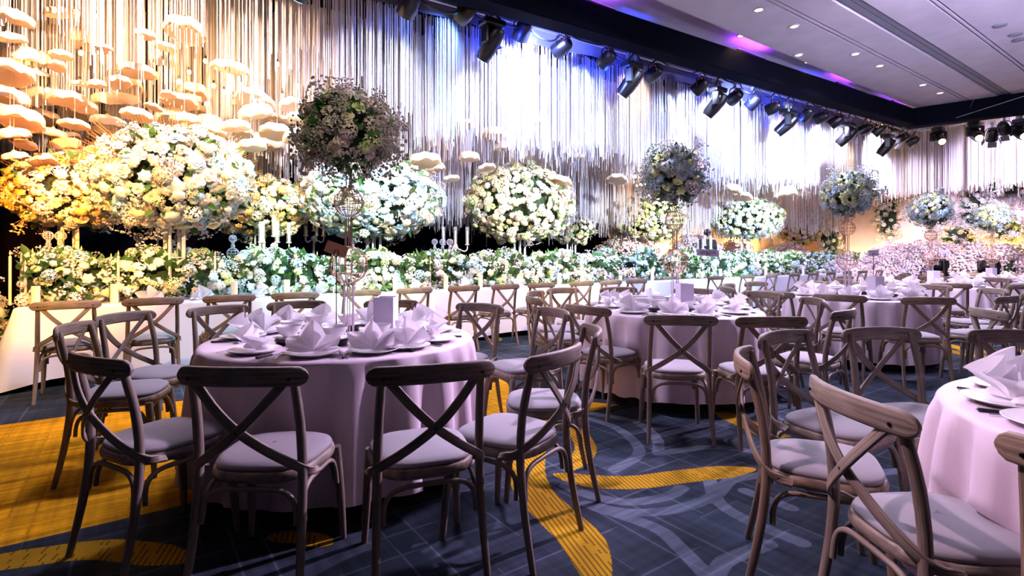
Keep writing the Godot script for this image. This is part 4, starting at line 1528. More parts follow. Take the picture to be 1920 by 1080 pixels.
func flower_box(t: Node3D, x0: float, x1: float, count: int, spare: int, size: Vector2, sect: Callable, kinds: Array, petals: Array) -> void:
	var mmx := {}
	for k in count + spare:
		var x := lerpf(x0, x1, (k % count + rng.randf()) / count) if k < count else rng.randf_range(x0, x1)
		var pn: Array = sect.call(x, rng.randf())
		var p: Vector3 = pn[0]
		var outw: Vector3 = (pn[1] + Vector3(rng.randf_range(-0.4, 0.4), rng.randf_range(-0.1, 0.4), rng.randf_range(-0.4, 0.4))).normalized()
		var kind: String = kinds[rng.randi() % kinds.size()]
		var ms: Array = S[kind]
		var mt := "petal_%d" % petals[rng.randi() % petals.size()]
		var big := 1.0 if k < count else 0.72
		var xf := Transform3D(upto(outw, rng.randf() * TAU, rng.randf_range(size.x, size.y) * big * (1.25 if kind == "hydrangea" else 1.0)), p + outw * (0.02 if k < count else -0.02))
		if k < count:
			part(kind, ms[rng.randi() % ms.size()], M[mt], t, xf)
		else:
			var key := kind + "|" + mt
			if not mmx.has(key):
				mmx[key] = []
			mmx[key].append(xf)
	for key in mmx:
		var kk: PackedStringArray = key.split("|")
		many("small_" + kk[0], S[kk[0]][0], M[kk[1]], mmx[key], t)


func bank_section(_x: float, u: float) -> Array:   # the long mound on the flower tables: front face, crest, back
	var a := lerpf(-0.35, 2.5, u)
	var r := Vector2(0.30, 0.40)
	var w := 1.0 + 0.14 * sin(_x * 5.3) + 0.10 * sin(_x * 11.0 + 1.0)
	return [Vector3(_x, 0.86 + maxf(-0.05, sin(a)) * r.y * w, -7.42 + cos(a) * r.x * w), Vector3(0, sin(a), cos(a))]


func build_long_tables() -> void:
	# two runs of cloth-covered tables below the stage, with a mound of flowers along the back
	var n := 0
	for q in [[-0.95, 7.55], [8.05, 19.5]]:
		var x0: float = q[0]
		var x1: float = q[1]
		var where: String = ["left", "right"][n]
		var t := thing("long_table", "long banquet table under the white cloth, %s run before the stage" % where, "table")
		var b := MB.new()
		b.box(Vector3((x0 + x1) / 2, 0.745, -7.42), Vector3(x1 - x0 - 0.04, 0.03, 1.06), 0.006)
		part("tabletop", b.mesh(), M.deck, t)
		b = MB.new()
		b.plain_box(Vector3((x0 + x1) / 2, 0.37, -7.45), Vector3(x1 - x0 - 0.25, 0.72, 0.9))
		part("black_skirt", b.mesh(), M.black_skirt, t)
		# cloth: top and four hanging sides with soft folds
		b = MB.new()
		var rows := []
		var loop := []
		var hx := (x1 - x0) / 2
		var cx := (x0 + x1) / 2
		var per := 2.0 * (hx * 2.0 + 1.1)
		var steps := int(per / 0.09)
		for k in steps + 1:
			var s := per * (k % steps) / steps
			var p: Vector2
			var nn: Vector2
			if s < 2 * hx:
				p = Vector2(-hx + s, 0.55)
				nn = Vector2(0, 1)
			elif s < 2 * hx + 1.1:
				p = Vector2(hx, 0.55 - (s - 2 * hx))
				nn = Vector2(1, 0)
			elif s < 4 * hx + 1.1:
				p = Vector2(hx - (s - 2 * hx - 1.1), -0.55)
				nn = Vector2(0, -1)
			else:
				p = Vector2(-hx, -0.55 + (s - 4 * hx - 1.1))
				nn = Vector2(-1, 0)
			var corner := clampf(1.0 - minf(absf(absf(p.x) - hx), 9.0) / 0.25, 0, 1) * clampf(1.0 - absf(absf(p.y) - 0.55) / 0.25, 0, 1)
			nn = (nn + corner * 0.9 * Vector2(signf(p.x), signf(p.y))).normalized()
			loop.append([p, nn, corner, s])
		for lv in [[0.0, 0.772, 0.5], [0.0, 0.772, 0.97], [0.012, 0.765, 1.0], [0.02, 0.74, 1.0], [0.035, 0.55, 1.0], [0.06, 0.30, 1.0], [0.085, 0.07, 1.0]]:
			var row := PackedVector3Array()
			for e in loop:
				var p: Vector2 = e[0]
				var drop: float = clampf((0.76 - lv[1]) / 0.7, 0, 1)
				var fold: float = drop * (0.035 * sin(e[3] * 5.1 + sin(e[3] * 1.3) * 2.0) + 0.22 * e[2])
				var o: Vector2 = p * Vector2((hx - 0.5 * (1.0 - lv[2])) / hx, lv[2]) + e[1] * (lv[0] + fold)
				row.append(Vector3(cx + o.x, lv[1] + (0.02 * sin(e[3] * 2.3) - 0.055 * e[2] if lv[1] < 0.1 else 0.0), -7.42 + o.y))
			rows.append(row)
		rows.reverse()
		b.patch(rows, true)
		var top := PackedVector3Array()
		for p in rows[rows.size() - 1]:
			top.append(p)
		b.poly([Vector3(x0 + 0.2, 0.772, -7.75), Vector3(x1 - 0.2, 0.772, -7.75), Vector3(x1 - 0.2, 0.772, -7.1), Vector3(x0 + 0.2, 0.772, -7.1)], Vector3(cx, 0, -7.4))
		single("tablecloth", b.mesh(), M.white_cloth, "long white satin cloth on the %s run of tables before the stage" % where, "tablecloth")
		# flowers
		t = thing("flower_runner", "long mound of white roses and hydrangeas on the %s run of tables" % where, "flowers")
		b = MB.new()
		rows = []
		for i in 9:
			var r := PackedVector3Array()
			var cnt := int((x1 - x0) / 0.25)
			for k in cnt + 1:
				var x := lerpf(x0 + 0.05, x1 - 0.05, float(k) / cnt)
				var pn := bank_section(x, i / 8.0)
				r.append(Vector3(x, maxf(0.775, pn[0].y - 0.08 * pn[1].y - 0.02), pn[0].z - 0.10 * pn[1].z))
			rows.append(r)
		b.patch(rows)
		part("moss_core", b.mesh(), M.moss, t)
		flower_box(t, x0, x1, 300, 800 if n == 0 else 700, Vector2(0.042, 0.068), bank_section, ["rose", "carnation", "carnation", "hydrangea"], [0, 0, 1, 2, 3, 3, 4])
		var xl := []
		var xs := []
		for k in 2000:
			var x := rng.randf_range(x0, x1)
			var pn := bank_section(x, rng.randf())
			var dirn: Vector3 = (pn[1] + Vector3(rng.randfn(), rng.randfn(), rng.randfn()) * 0.4).normalized()
			if k % 6:
				xl.append(Transform3D(upto(dirn, rng.randf() * TAU, rng.randf_range(0.08, 0.16)), pn[0] - pn[1] * 0.03))
			else:
				xs.append(Transform3D(upto(dirn, rng.randf() * TAU, rng.randf_range(0.12, 0.22)), pn[0] - pn[1] * 0.08))
		many("leaves", S.leaf, M.leaf, xl, t)
		many("baby_breath", S.sprig[1], M.gypsophila, xs, t)
		n += 1
	# flowers spilling down at the left end
	var t := thing("flower_cascade", "dark leafy cascade of white flowers beside the left end of the long table", "flowers", Vector3(-1.42, 0, -7.35))
	flower_ball(t, Vector3(0, 0.50, 0), Vector3(0.30, 0.62, 0.50), 90, Vector2(0.05, 0.075), ["rose", "hydrangea", "carnation"], [0, 1, 3], 320, 60, 0.18, -0.8)
	# chairs along the long tables, facing the stage
	n = 0
	for x in [-0.52, 0.1, 0.74, 1.41, 2.12, 2.79, 3.49, 4.14, 4.8, 5.58, 6.21, 6.82, 9.04, 10.1, 11.0, 11.95, 12.8, 13.66, 14.51, 15.42, 16.41]:
		n += 1
		chair(x + 0.02, -6.33, rng.randf_range(-4, 4), "cross-back oak chair drawn up to the long white table, %s from its left end" % ordinal(n), "chairs along the long tables")
	# candles and glasses on the long tables
	n = 0
	for x in [-0.81, -0.19, 0.94, 1.52, 2.42, 2.94, 3.73, 4.33, 5.91, 6.43, 7.4, 8.3, 10.56, 12.4, 14.2]:
		n += 1
		var c := thing("pillar_candle", "ivory pillar candle on the edge of the long white table, %s from the left" % ordinal(n), "candle", Vector3(x, 0.773, -6.99), 0.0, "pillar candles")
		part("wax_body", S.pillar, M.wax, c)
		var b := MB.new()
		b.tube([Vector3(0, 0.19, 0), Vector3(0.002, 0.207, 0)], 0.0015, 5)
		part("wick", b.mesh(), M.ink, c)
	n = 0
	for q in [[-1.04, 0.5], [-0.97, 0.48], [-0.91, 0.40], [-0.87, 0.52], [-0.85, 0.44], [-0.54, 0.42], [-0.48, 0.55], [-0.23, 0.47], [-0.16, 0.5], [-0.07, 0.38], [0.3, 0.45], [0.76, 0.5], [1.07, 0.47], [1.45, 0.5], [1.67, 0.52], [1.75, 0.42], [2.0, 0.5], [2.15, 0.45], [2.6, 0.48], [3.1, 0.5], [3.57, 0.43], [3.9, 0.5], [4.39, 0.47], [4.93, 0.5], [5.59, 0.48], [6.0, 0.5], [6.7, 0.46], [7.3, 0.5], [8.5, 0.5], [9.4, 0.48], [10.2, 0.5], [11.2, 0.47], [12.2, 0.5], [13.0, 0.5]]:
		n += 1
		var c := thing("taper_candle", "thin ivory taper candle among the flowers of the long table, %s from the left" % ordinal(n), "candle", Vector3(q[0], 0.773, -7.18 - 0.12 * (n % 3)), 0.0, "taper candles")
		part("wax_stick", S.taper, M.wax, c, Transform3D(Basis.from_scale(Vector3(1, q[1], 1)), Vector3.ZERO))
		part("flame_tip", S.flame, M.wick_flame, c, Transform3D(Basis(), Vector3(0, q[1], 0)))
	n = 0
	for x in [0.70, 0.79, 1.40, 1.50, 2.57, 2.66, 2.80, 4.07, 4.19, 4.81, 4.92, 5.57, 6.73, 6.85]:
		n += 1
		single("wine_glass", S.wine_glass, M.clear_glass, "clear stemmed glass on the long white table, %s from the left" % ordinal(n), "glass", Vector3(x, 0.773, -7.02 - 0.03 * (n % 2)), 0.0, "stemmed glasses on the long table")
	n = 0
	for x in [0.12, 0.60, 1.2, 1.9, 3.2, 4.0, 5.0]:
		n += 1
		single("folded_napkin", S.napkin[n % 3], M.napkin, "small white folded napkin lying on the long white table, %s from the left" % ordinal(n), "napkin", Vector3(x, 0.766, -6.96), 0.3 * n, "napkins on the long table")
	# candelabra with glass chimneys
	n = 0
	for q in [[1.6, -8.15, 1.42, 1.15, 5], [2.53, -9.6, 1.58, 0.95, 5], [4.48, -8.05, 1.42, 1.2, 3], [0.37, -8.2, 1.45, 0.9, 4], [11.73, -8.2, 1.4, 1.0, 5]]:
		candelabrum(Vector3(q[0], 0, q[1]), q[2], q[3], q[4], "white candelabrum with glass chimneys behind the long table, %s" % ["leftmost of the large ones", "small one against the black curtain", "with three wide glasses", "partly hidden by the leftmost tree legs", "beside the dark figure"][n])
		n += 1
	n = 0
	for q in [[-0.83, 0.9], [-0.72, 1.0], [0.02, 0.9], [0.45, 0.95], [1.07, 0.9], [2.72, 1.0], [2.95, 0.95], [4.11, 0.9], [4.26, 0.95], [4.40, 1.0]]:
		n += 1
		crystal_stand(Vector3(q[0], 0.0, -8.1), q[1], "crystal ball stand rising behind the table flowers, %s from the left" % ordinal(n))


func candelabrum(at: Vector3, h: float, sc: float, arms: int, label: String) -> void:
	var t := thing("candelabrum", label, "candelabrum", at)
	var b := MB.new()
	b.lathe([Vector2(0.12, 0), Vector2(0.12, 0.02), Vector2(0.03, 0.05), Vector2(0.02, 0.2), Vector2(0.03, h * 0.5), Vector2(0.016, h * 0.55), Vector2(0.016, h - 0.06), Vector2(0.04, h - 0.03), Vector2(0.05, h), Vector2(0.02, h + 0.03), Vector2(0.0, h + 0.03)], 14)
	part("stem", b.mesh(), M.white_stand, t)
	for k in arms:
		var a: float = TAU * k / arms + 0.3 if arms > 3 else [0.61, 0.61 + PI, 0.0][k]
		var d := Vector3(cos(a), 0, sin(a)) * (0.0 if arms == 3 and k == 2 else 1.0)
		var tip := Vector3(0, h + 0.03, 0) + d * 0.17 * sc
		if k == arms - 1 and arms > 3:
			tip = Vector3(0, h + 0.12, 0)
		if d != Vector3.ZERO and not (k == arms - 1 and arms > 3):
			b = MB.new()
			b.tube(bezier([Vector3(0, h - 0.02, 0), Vector3(0, h - 0.05, 0) + d * 0.07 * sc, Vector3(0, h - 0.08, 0) + d * 0.13 * sc, Vector3(0, h - 0.04, 0) + d * 0.17 * sc, tip], 10), 0.010, 7)
			part("arm", b.mesh(), M.white_stand, t)
		b = MB.new()
		b.lathe([Vector2(0.0, -0.01), Vector2(0.035, 0.0), Vector2(0.04, 0.012), Vector2(0.0, 0.012)], 12, tip)
		var cup := part("drip_cup", b.mesh(), M.white_stand, t)
		b = MB.new()
		var gl := 0.26 * sc
		b.lathe([Vector2(0.030, 0.012), Vector2(0.032, gl)], 14, tip)
		part("glass_chimney", b.mesh(), M.clear_glass, cup)
		part("candle", S.taper, M.wax, cup, Transform3D(Basis.from_scale(Vector3(0.9, gl * 0.75, 0.9)), tip + Vector3(0, 0.012, 0)))


func crystal_stand(at: Vector3, sc: float, label: String) -> void:
	var t := thing("crystal_stand", label, "crystal stand", at, 0.0, "crystal ball stands")
	var b := MB.new()
	b.lathe([Vector2(0.09, 0), Vector2(0.09, 0.015), Vector2(0.012, 0.03), Vector2(0.012, 1.22), Vector2(0.0, 1.22)], 12)
	part("pole", b.mesh(), M.white_stand, t)
	for q in [[1.30, 0.085 * sc], [1.40, 0.026], [1.44, 0.02], [1.50, 0.055 * sc]]:
		part("crystal_ball", wire_globe(Vector3(0, q[0], 0), q[1], 5 if q[1] > 0.03 else 3), M.crystal, t)


func build_flower_trees() -> void:
	var list := [
		["T1", -0.68, 2.05, -8.45, 0.60, 0.44, 150, "leftmost rounded flower tree, glowing amber, before the black curtain", [1, 2, 5, 0]],
		["T2", 0.36, 2.15, -7.30, 0.79, 0.57, 300, "biggest flower tree at the left, white and yellow, standing on the table end", [0, 0, 1, 1, 3, 2]],
		["T3", 1.58, 2.05, -9.3, 0.80, 0.45, 180, "small pale yellow flower tree left of the tall centrepiece", [1, 1, 0, 5]],
		["T4", 3.05, 2.16, -8.1, 1.06, 0.62, 280, "wide cream and aqua flower tree behind the tall gold centrepiece", [0, 0, 1, 3, 3]],
		["T5", 6.10, 2.27, -8.4, 1.05, 0.74, 280, "large creamy flower tree in the middle of the stage", [0, 1, 1, 4]],
		["T6", 8.85, 1.95, -10.0, 0.56, 0.40, 90, "low small flower tree right of the middle one", [0, 1, 4]],
		["T7", 10.5, 2.22, -8.9, 0.86, 0.60, 180, "flower tree behind the second tall centrepiece", [0, 1, 4]],
		["T8", 14.0, 2.30, -8.5, 1.02, 0.55, 180, "pale aqua flower tree right of the dark figure", [0, 3, 4]],
		["T9", 18.2, 2.25, -9.1, 0.78, 0.62, 110, "rightmost flower tree, cream and gold, near the warm wall", [1, 5, 4, 2]],
		["T10", 11.3, 1.95, -10.3, 0.62, 0.40, 90, "small golden flower tree half hidden at the back", [5, 1, 1]]]
	for q in list:
		var t := thing("flower_tree", q[7], "flower tree", Vector3(q[1], 0, q[3]))
		var c := Vector3(0, q[2], 0)
		var r := Vector3(q[4], q[5], q[4] * 0.92)
		var base: float = 0.773 if q[0] == "T2" else 0.2 if q[3] < -8.25 else 0.0
		for k in 4:
			var a := TAU * k / 4.0 + 0.5
			var b := MB.new()
			b.box(Vector3(0.10 * cos(a), (base + q[2] - 0.1) / 2 + 0.0, 0.10 * sin(a)), Vector3(0.04, q[2] - 0.1 - base, 0.022), 0.005, Basis(Vector3.UP, -a))
			part("stand_leg", b.mesh(), M.white_stand, t)
		var b := MB.new()
		b.lathe([Vector2(0.15, base + 0.001), Vector2(0.15, base + 0.02), Vector2(0.05, base + 0.02)], 20)
		part("stand_base", b.mesh(), M.white_stand, t)
		b = MB.new()
		var ring := []
		for k in 25:
			ring.append(Vector3(0.10 * cos(TAU * k / 24.0), 1.25, 0.10 * sin(TAU * k / 24.0)))
		b.tube(ring, 0.008, 6, false)
		part("stand_ring", b.mesh(), M.white_stand, t)
		flower_ball(t, c, r, q[6], Vector2(0.052, 0.080) * (1.0 if q[4] > 0.7 else 0.9), ["rose", "rose", "carnation", "carnation", "hydrangea"], q[8], int(q[6] * 1.4), int(q[6] * 0.25), 0.2, -0.95, "leaf", "gypsophila", int(q[6] * 2.0))
		var xs := []
		for k in int(q[6] * 0.45):   # bundles of thin sticks poking out
			var nrm := Vector3(rng.randfn(), absf(rng.randfn()) * 0.9 - 0.1, rng.randfn()).normalized()
			xs.append(Transform3D(upto(nrm, 0, 1.0).scaled_local(Vector3(1, rng.randf_range(0.22, 0.36), 1)), c + nrm * r * 0.85))
		b = MB.new()
		b.tube([Vector3(-0.008, 0, 0), Vector3(-0.012, 1, 0)], 0.0025, 4)
		b.tube([Vector3(0.010, 0, 0.006), Vector3(0.016, 0.92, 0.01)], 0.0025, 4)
		many("stick_bundles", b.mesh(), M.stick, xs, t)


func build_right_wall() -> void:
	# flats, garlands, uplights, baby's breath bushes and two floor lamps at the warm right-hand end
	struct("wall_flat", slab(20.1, 20.25, 0.0, 3.5, -8.4, -1.2), M.wall_beige)
	struct("trim_1", slab(20.04, 20.1, 0.0, 3.5, -8.46, -8.34), M.wall_beige)
	var n := 0
	for q in [[19.9, 0.25, -7.95, 20.1, 2.0, -7.7], [19.85, 0.25, -5.6, 20.1, 1.8, -5.4], [19.85, 0.25, -4.2, 20.1, 2.0, -4.2], [13.4, 0.45, -10.8, 13.4, 2.2, -11.2], [15.6, 0.45, -10.8, 15.6, 2.0, -11.2], [18.0, 0.45, -10.7, 18.4, 2.2, -11.2], [11.9, 0.45, -10.8, 11.9, 2.2, -11.2]]:
		var t := thing("wall_uplight", "small warm uplight at the foot of the beige wall, %s of seven" % ORD[n], "uplight", Vector3(q[0], 0.0 if q[1] < 0.4 else 0.2, q[2]), 0.0, "wall uplights")
		var b := MB.new()
		b.lathe([Vector2(0.07, 0.0), Vector2(0.075, 0.05), Vector2(0.085, 0.16), Vector2(0.085, 0.18), Vector2(0.07, 0.18)], 14)
		part("can", b.mesh(), M.lamp_black, t)
		b = MB.new()
		b.lathe([Vector2(0.07, 0.172), Vector2(0.0, 0.174)], 14)
		part("lens", b.mesh(), M.lens_warm, t)
		spot(Vector3(q[0], q[1] + 0.02, q[2]), Vector3(q[3], q[4], q[5]), Color(1.0, 0.80, 0.52), 45.0 if q[2] < -9.0 else 16.0, 55.0, 0.06, 0.9)
		n += 1
	n = 0
	for q in [[20.0, 2.55, -7.15, 0.16, 0.75, 0.3], [19.95, 2.65, -4.95, 0.16, 0.7, 0.3], [19.95, 3.2, -4.05, 0.16, 0.28, 0.8], [20.0, 1.75, -5.35, 0.2, 0.4, 0.45], [19.95, 1.95, -4.3, 0.2, 0.3, 0.4], [19.5, 1.95, -8.7, 0.3, 0.9, 0.35]]:
		var t := thing("wall_garland", "%s" % ["hanging garland of pale blossoms near the left edge of the beige panel", "hanging blossom garland between the two farthest centrepieces", "arched blossom garland high at the right of the beige panel", "golden foliage cluster low between two bushes on the panel", "golden foliage cluster below the farthest centrepiece", "tall blossom column at the left end of the beige panel"][n], "garland", Vector3(q[0], q[1], q[2]))
		flower_ball(t, Vector3.ZERO, Vector3(q[3], q[4], q[5]), 36, Vector2(0.05, 0.08), ["hydrangea", "carnation"], [2, 0, 1] if n in [0, 1, 2, 5] else [5, 1], 130, 40, 0.28, -0.95, "leaf_grey" if n < 3 else "leaf_lime")
		n += 1
	n = 0
	for q in [[15.0, -7.95, 0.7, 1.0], [16.6, -7.2, 0.75, 0.95], [17.6, -6.6, 0.7, 1.0], [18.3, -6.3, 0.85, 1.45], [18.2, -5.5, 0.85, 1.55], [18.4, -4.7, 0.85, 1.50], [18.3, -3.9, 0.8, 1.35], [18.5, -3.1, 0.7, 1.2], [12.7, -9.2, 0.6, 1.5], [10.2, -9.4, 0.7, 1.45], [17.0, -9.0, 0.7, 1.3], [15.2, -9.6, 0.6, 1.3]]:
		var t := thing("baby_breath_bush", "billowing pinkish baby's breath bush %s" % ["at the right end of the flower tables", "second along from the flower tables", "third along from the flower tables", "left of the two floor lamps", "behind the left floor lamp", "between the floor lamps", "behind the right floor lamp", "at the right edge of the frame", "beside the dark figure", "below the golden flower tree", "below the rightmost flower tree", "behind the pale aqua tree"][n], "bush", Vector3(q[0], 0.0 if q[1] > -8.2 else 0.2, q[1]))
		var c := Vector3(0, q[3] * 0.48, 0)
		var r := Vector3(q[2], q[3] * 0.52, q[2])
		var b := MB.new()
		b.ball(c, r * 0.72, 14, 8)
		part("moss_core", b.mesh(), M.moss, t)
		var xs := []
		var x2 := []
		for k in 420:
			var nrm := Vector3(rng.randfn(), rng.randfn() * 0.8 + 0.35, rng.randfn()).normalized()
			var xf := Transform3D(upto((nrm + Vector3(rng.randfn(), rng.randfn(), rng.randfn()) * 0.3).normalized(), rng.randf() * TAU, rng.randf_range(0.22, 0.42)), c + nrm * r * rng.randf_range(0.62, 0.86))
			if k % 3:
				xs.append(xf)
			else:
				x2.append(xf)
		many("blossom_sprays", S.sprig[0], M.gypsophila_pink, xs, t)
		many("pale_sprays", S.sprig[1], M.gypsophila, x2, t)
		n += 1
	n = 0
	for q in [[16.9, 0.72, -4.92], [16.6, 0.70, -3.86]]:
		var t := thing("floor_lamp_head", "round black stage lamp lit towards the camera, %s, before the blossom bushes" % ["left one", "right one"][n], "stage light", Vector3(q[0], 0, q[2]), deg_to_rad(-118.0))
		var b := MB.new()
		b.box(Vector3(0, 0.42, 0.0), Vector3(0.42, 0.84, 0.3), 0.02)
		part("flight_case", b.mesh(), M.lamp_black, t)
		b = MB.new()
		for s in [-1.0, 1.0]:
			b.box(Vector3(s * 0.2, 0.98, 0), Vector3(0.05, 0.32, 0.12), 0.015)
		part("yoke", b.mesh(), M.lamp_black, t)
		b = MB.new()
		var prof := PackedVector2Array()
		for k in 17:
			prof.append(Vector2.from_angle(TAU * k / 16.0))
		b.sweep([Vector3(0, 1.02, 0.16), Vector3(0, 1.02, 0.12), Vector3(0, 1.02, 0.0), Vector3(0, 1.02, -0.16), Vector3(0, 1.02, -0.18)], prof, [0.07, 0.14, 0.165, 0.165, 0.15], Vector3.UP)
		var hd := part("head", b.mesh(), M.lamp_black, t)
		b = MB.new()
		b.sweep([Vector3(0, 1.02, -0.176), Vector3(0, 1.02, -0.19)], prof, [0.10, 0.09], Vector3.UP)
		part("lens", b.mesh(), M.lens_warm, hd)
		n += 1


# ---------------------------------------------------------------- round tables

func cloth_mesh(sd: int, seats: Array) -> ArrayMesh:   # seats: Vector2(angle, radius kept free by a chair)
	var b := MB.new()
	var n := 300
	var folds := 21.0
	var ph := sd * 1.3
	var levels := [[0.0, 0.771], [0.40, 0.771], [0.72, 0.771], [0.765, 0.7705], [0.783, 0.766], [0.793, 0.755]]
	var rows := []
	for l in levels:
		var r := PackedVector3Array()
		for k in n + 1:
			var t := TAU * k / n
			r.append(Vector3(l[0] * cos(t), l[1], -l[0] * sin(t)))
		rows.append(r)
	for i in range(1, 19):
		var s := i / 18.0
		var r := PackedVector3Array()
		for k in n + 1:
			var t := TAU * (k % n) / n
			var w := cos(folds * t + ph + 1.1 * sin(2.0 * t + sd) + 0.7 * sin(3.0 * t + 2.0 * sd))
			w = signf(w) * pow(absf(w), 0.6) * (0.8 + 0.35 * sin(4.0 * t + sd * 2.0))
			var fine := 0.25 * cos(folds * 2.0 * t + 2.0 * ph)
			var rad := 0.797 + 0.035 * s + (0.056 * w + 0.008 * fine) * pow(s, 0.45)
			var y := 0.748 - 0.662 * s
			if y < 0.52:
				for q in seats:
					var da := absf(angle_difference(t, q.x))
					if da < 0.30:
						rad = minf(rad, lerpf(rad, maxf(q.y + 0.05, 0.78), smoothstep(0.30, 0.2, da) * smoothstep(0.56, 0.46, y)))
			y += (0.018 * w + 0.012 * sin(3.0 * t + sd)) * s * s
			r.append(Vector3(rad * cos(t), y, -rad * sin(t)))
		rows.append(r)
	rows.reverse()
	b.patch(rows, true)
	return b.mesh()


func skirt_mesh(sd: int) -> ArrayMesh:
	var b := MB.new()
	var rows := []
	for i in 3:
		var r := PackedVector3Array()
		for k in 121:
			var t := TAU * (k % 120) / 120.0
			var rad := 0.68 + 0.05 * (1.0 - i * 0.5) + 0.022 * cos(21.0 * t + sd * 1.3 + 1.1 * sin(2.0 * t + sd) + 0.7 * sin(3.0 * t + 2.0 * sd)) * (1.0 - 0.4 * i)
			r.append(Vector3(rad * cos(t), [0.005, 0.35, 0.72][i], -rad * sin(t)))
		rows.append(r)
	b.patch(rows, true)
	return b.mesh()


func place_setting(c: Vector3, ang: float, who: String, tname: String, full: bool) -> void:
	# ang: direction from the table centre to the chair, in the x-z plane
	var d := Vector3(cos(ang), 0, sin(ang))
	var yaw := atan2(d.x, d.z)
	var y := 0.7725
	var p := c + d * 0.60
	var grp := "place settings on the round tables"
	single("dinner_plate", S.plate, M.porcelain, "white plate under the napkin, %s at %s" % [who, tname], "plate", Vector3(p.x, y, p.z), yaw, grp)
	var nk := single("fan_napkin", S.napkin[rng.randi() % 3], M.napkin, "white fan-folded napkin on a plate, %s at %s" % [who, tname], "napkin", Vector3(p.x, y + 0.007, p.z), yaw + rng.randf_range(-0.35, 0.35), grp)
	nk.scale = Vector3(1.16, 1.0, 1.1) * rng.randf_range(0.78, 0.90)
	if not full:
		return
	var side := Vector3(d.z, 0, -d.x)
	var q := p + side * 0.165 + d * 0.02
	var t := thing("table_knife", "black-handled knife right of the plate, %s at %s" % [who, tname], "knife", Vector3(q.x, y, q.z), yaw + rng.randf_range(-0.15, 0.15), grp)
	part("handle", S.knife_handle, M.knife_handle, t)
	part("blade", S.knife_blade, M.steel, t)
	q = p - side * 0.16 + d * 0.02
	single("table_fork", S.fork, M.steel, "steel fork left of the plate, %s at %s" % [who, tname], "fork", Vector3(q.x, y, q.z), yaw + rng.randf_range(-0.15, 0.15), grp)
	q = p + side * 0.20 + d * 0.01
	single("table_spoon", S.spoon, M.steel, "steel spoon beside the knife, %s at %s" % [who, tname], "spoon", Vector3(q.x, y, q.z), yaw + rng.randf_range(-0.15, 0.15), grp)


func wire_globe(c: Vector3, r: float, n: int) -> ArrayMesh:
	var b := MB.new()
	for k in n:
		var a := PI * k / n
		var ring := []
		for i in 25:
			var t := TAU * i / 24.0
			ring.append(c + Vector3(sin(t) * cos(a) * r, cos(t) * r, sin(t) * sin(a) * r))
		b.tube(ring, 0.0029, 5, false)
	for y in [-0.45, 0.0, 0.5]:
		var ring := []
		var q := r * sqrt(1.0 - y * y)
		for i in 25:
			ring.append(c + Vector3(q * cos(TAU * i / 24.0), y * r, q * sin(TAU * i / 24.0)))
		b.tube(ring, 0.003, 5, false)
	return b.mesh()


func centrepiece(c: Vector3, label: String, sparse: bool) -> void:
	var t := thing("tall_centrepiece", label, "centrepiece", Vector3(c.x, 0.7725, c.z))
	var b := MB.new()
	b.lathe([Vector2(0.0, 0.0), Vector2(0.075, 0.0), Vector2(0.075, 0.008), Vector2(0.0, 0.010)], 20)
	part("foot", b.mesh(), M.pearl_rod, t)
	for k in 6:
		var a := TAU * k / 6.0
		b = MB.new()
		b.tube([Vector3(0.032 * cos(a), 0.008, 0.032 * sin(a)), Vector3(0.032 * cos(a), 0.34, 0.032 * sin(a))], 0.0035, 6)
		part("pearl_rod", b.mesh(), M.pearl_rod, t)
	part("wire_globe", wire_globe(Vector3(0, 0.445, 0), 0.115, 9), M.gold_wire, t)
	for k in 5:
		var a := TAU * k / 5.0
		b = MB.new()
		b.tube([Vector3(0.022 * cos(a), 0.555, 0.022 * sin(a)), Vector3(0.022 * cos(a), 0.75, 0.022 * sin(a))], 0.0035, 6)
		part("gold_rod", b.mesh(), M.gold_wire, t)
	part("wire_globe", wire_globe(Vector3(0, 0.835, 0), 0.088, 8), M.gold_wire, t)
	for k in 5:
		var a := TAU * k / 5.0 + 0.3
		b = MB.new()
		b.tube([Vector3(0.018 * cos(a), 0.92, 0.018 * sin(a)), Vector3(0.018 * cos(a), 1.05, 0.018 * sin(a))], 0.0035, 6)
		part("gold_rod", b.mesh(), M.gold_wire, t)
	var cc := Vector3(0, 1.265, 0)
	var r := Vector3(0.235, 0.225, 0.235)
	flower_ball(t, cc, r, 60 if sparse else 70, Vector2(0.036, 0.050) * (1.0 if sparse else 1.1), ["rose", "rose", "rose", "hydrangea"] if sparse else ["rose", "hydrangea", "carnation"], [1, 2, 2, 4] if sparse else [0, 3, 4, 4], 330, 150 if sparse else 110, 0.115, -0.7, "leaf" if sparse else "leaf_grey", "gypsophila_grey" if sparse else "gypsophila_blue")
	var xs := []
	for k in 26:   # long loose sprays reaching past the ball
		var nrm := Vector3(rng.randfn(), rng.randfn() * 0.7 + 0.1, rng.randfn()).normalized()
		xs.append(Transform3D(upto(nrm, rng.randf() * TAU, rng.randf_range(0.14, 0.22)), cc + nrm * r * 0.85))
	many("loose_sprays", S.sprig[1], M["gypsophila_grey" if sparse else "gypsophila_blue"], xs, t)


func menu_card(p: Vector3, yaw: float, label: String) -> void:
	var t := thing("menu_card", label, "menu card", p, yaw)
	for k in 4:
		var a := TAU * k / 4.0
		var b := MB.new()
		b.box(Vector3(0, 0.125, 0.060), Vector3(0.122, 0.25, 0.0025), 0.001)
		part("panel", b.mesh(), M.card, t, Transform3D(Basis(Vector3.UP, a), Vector3.ZERO))


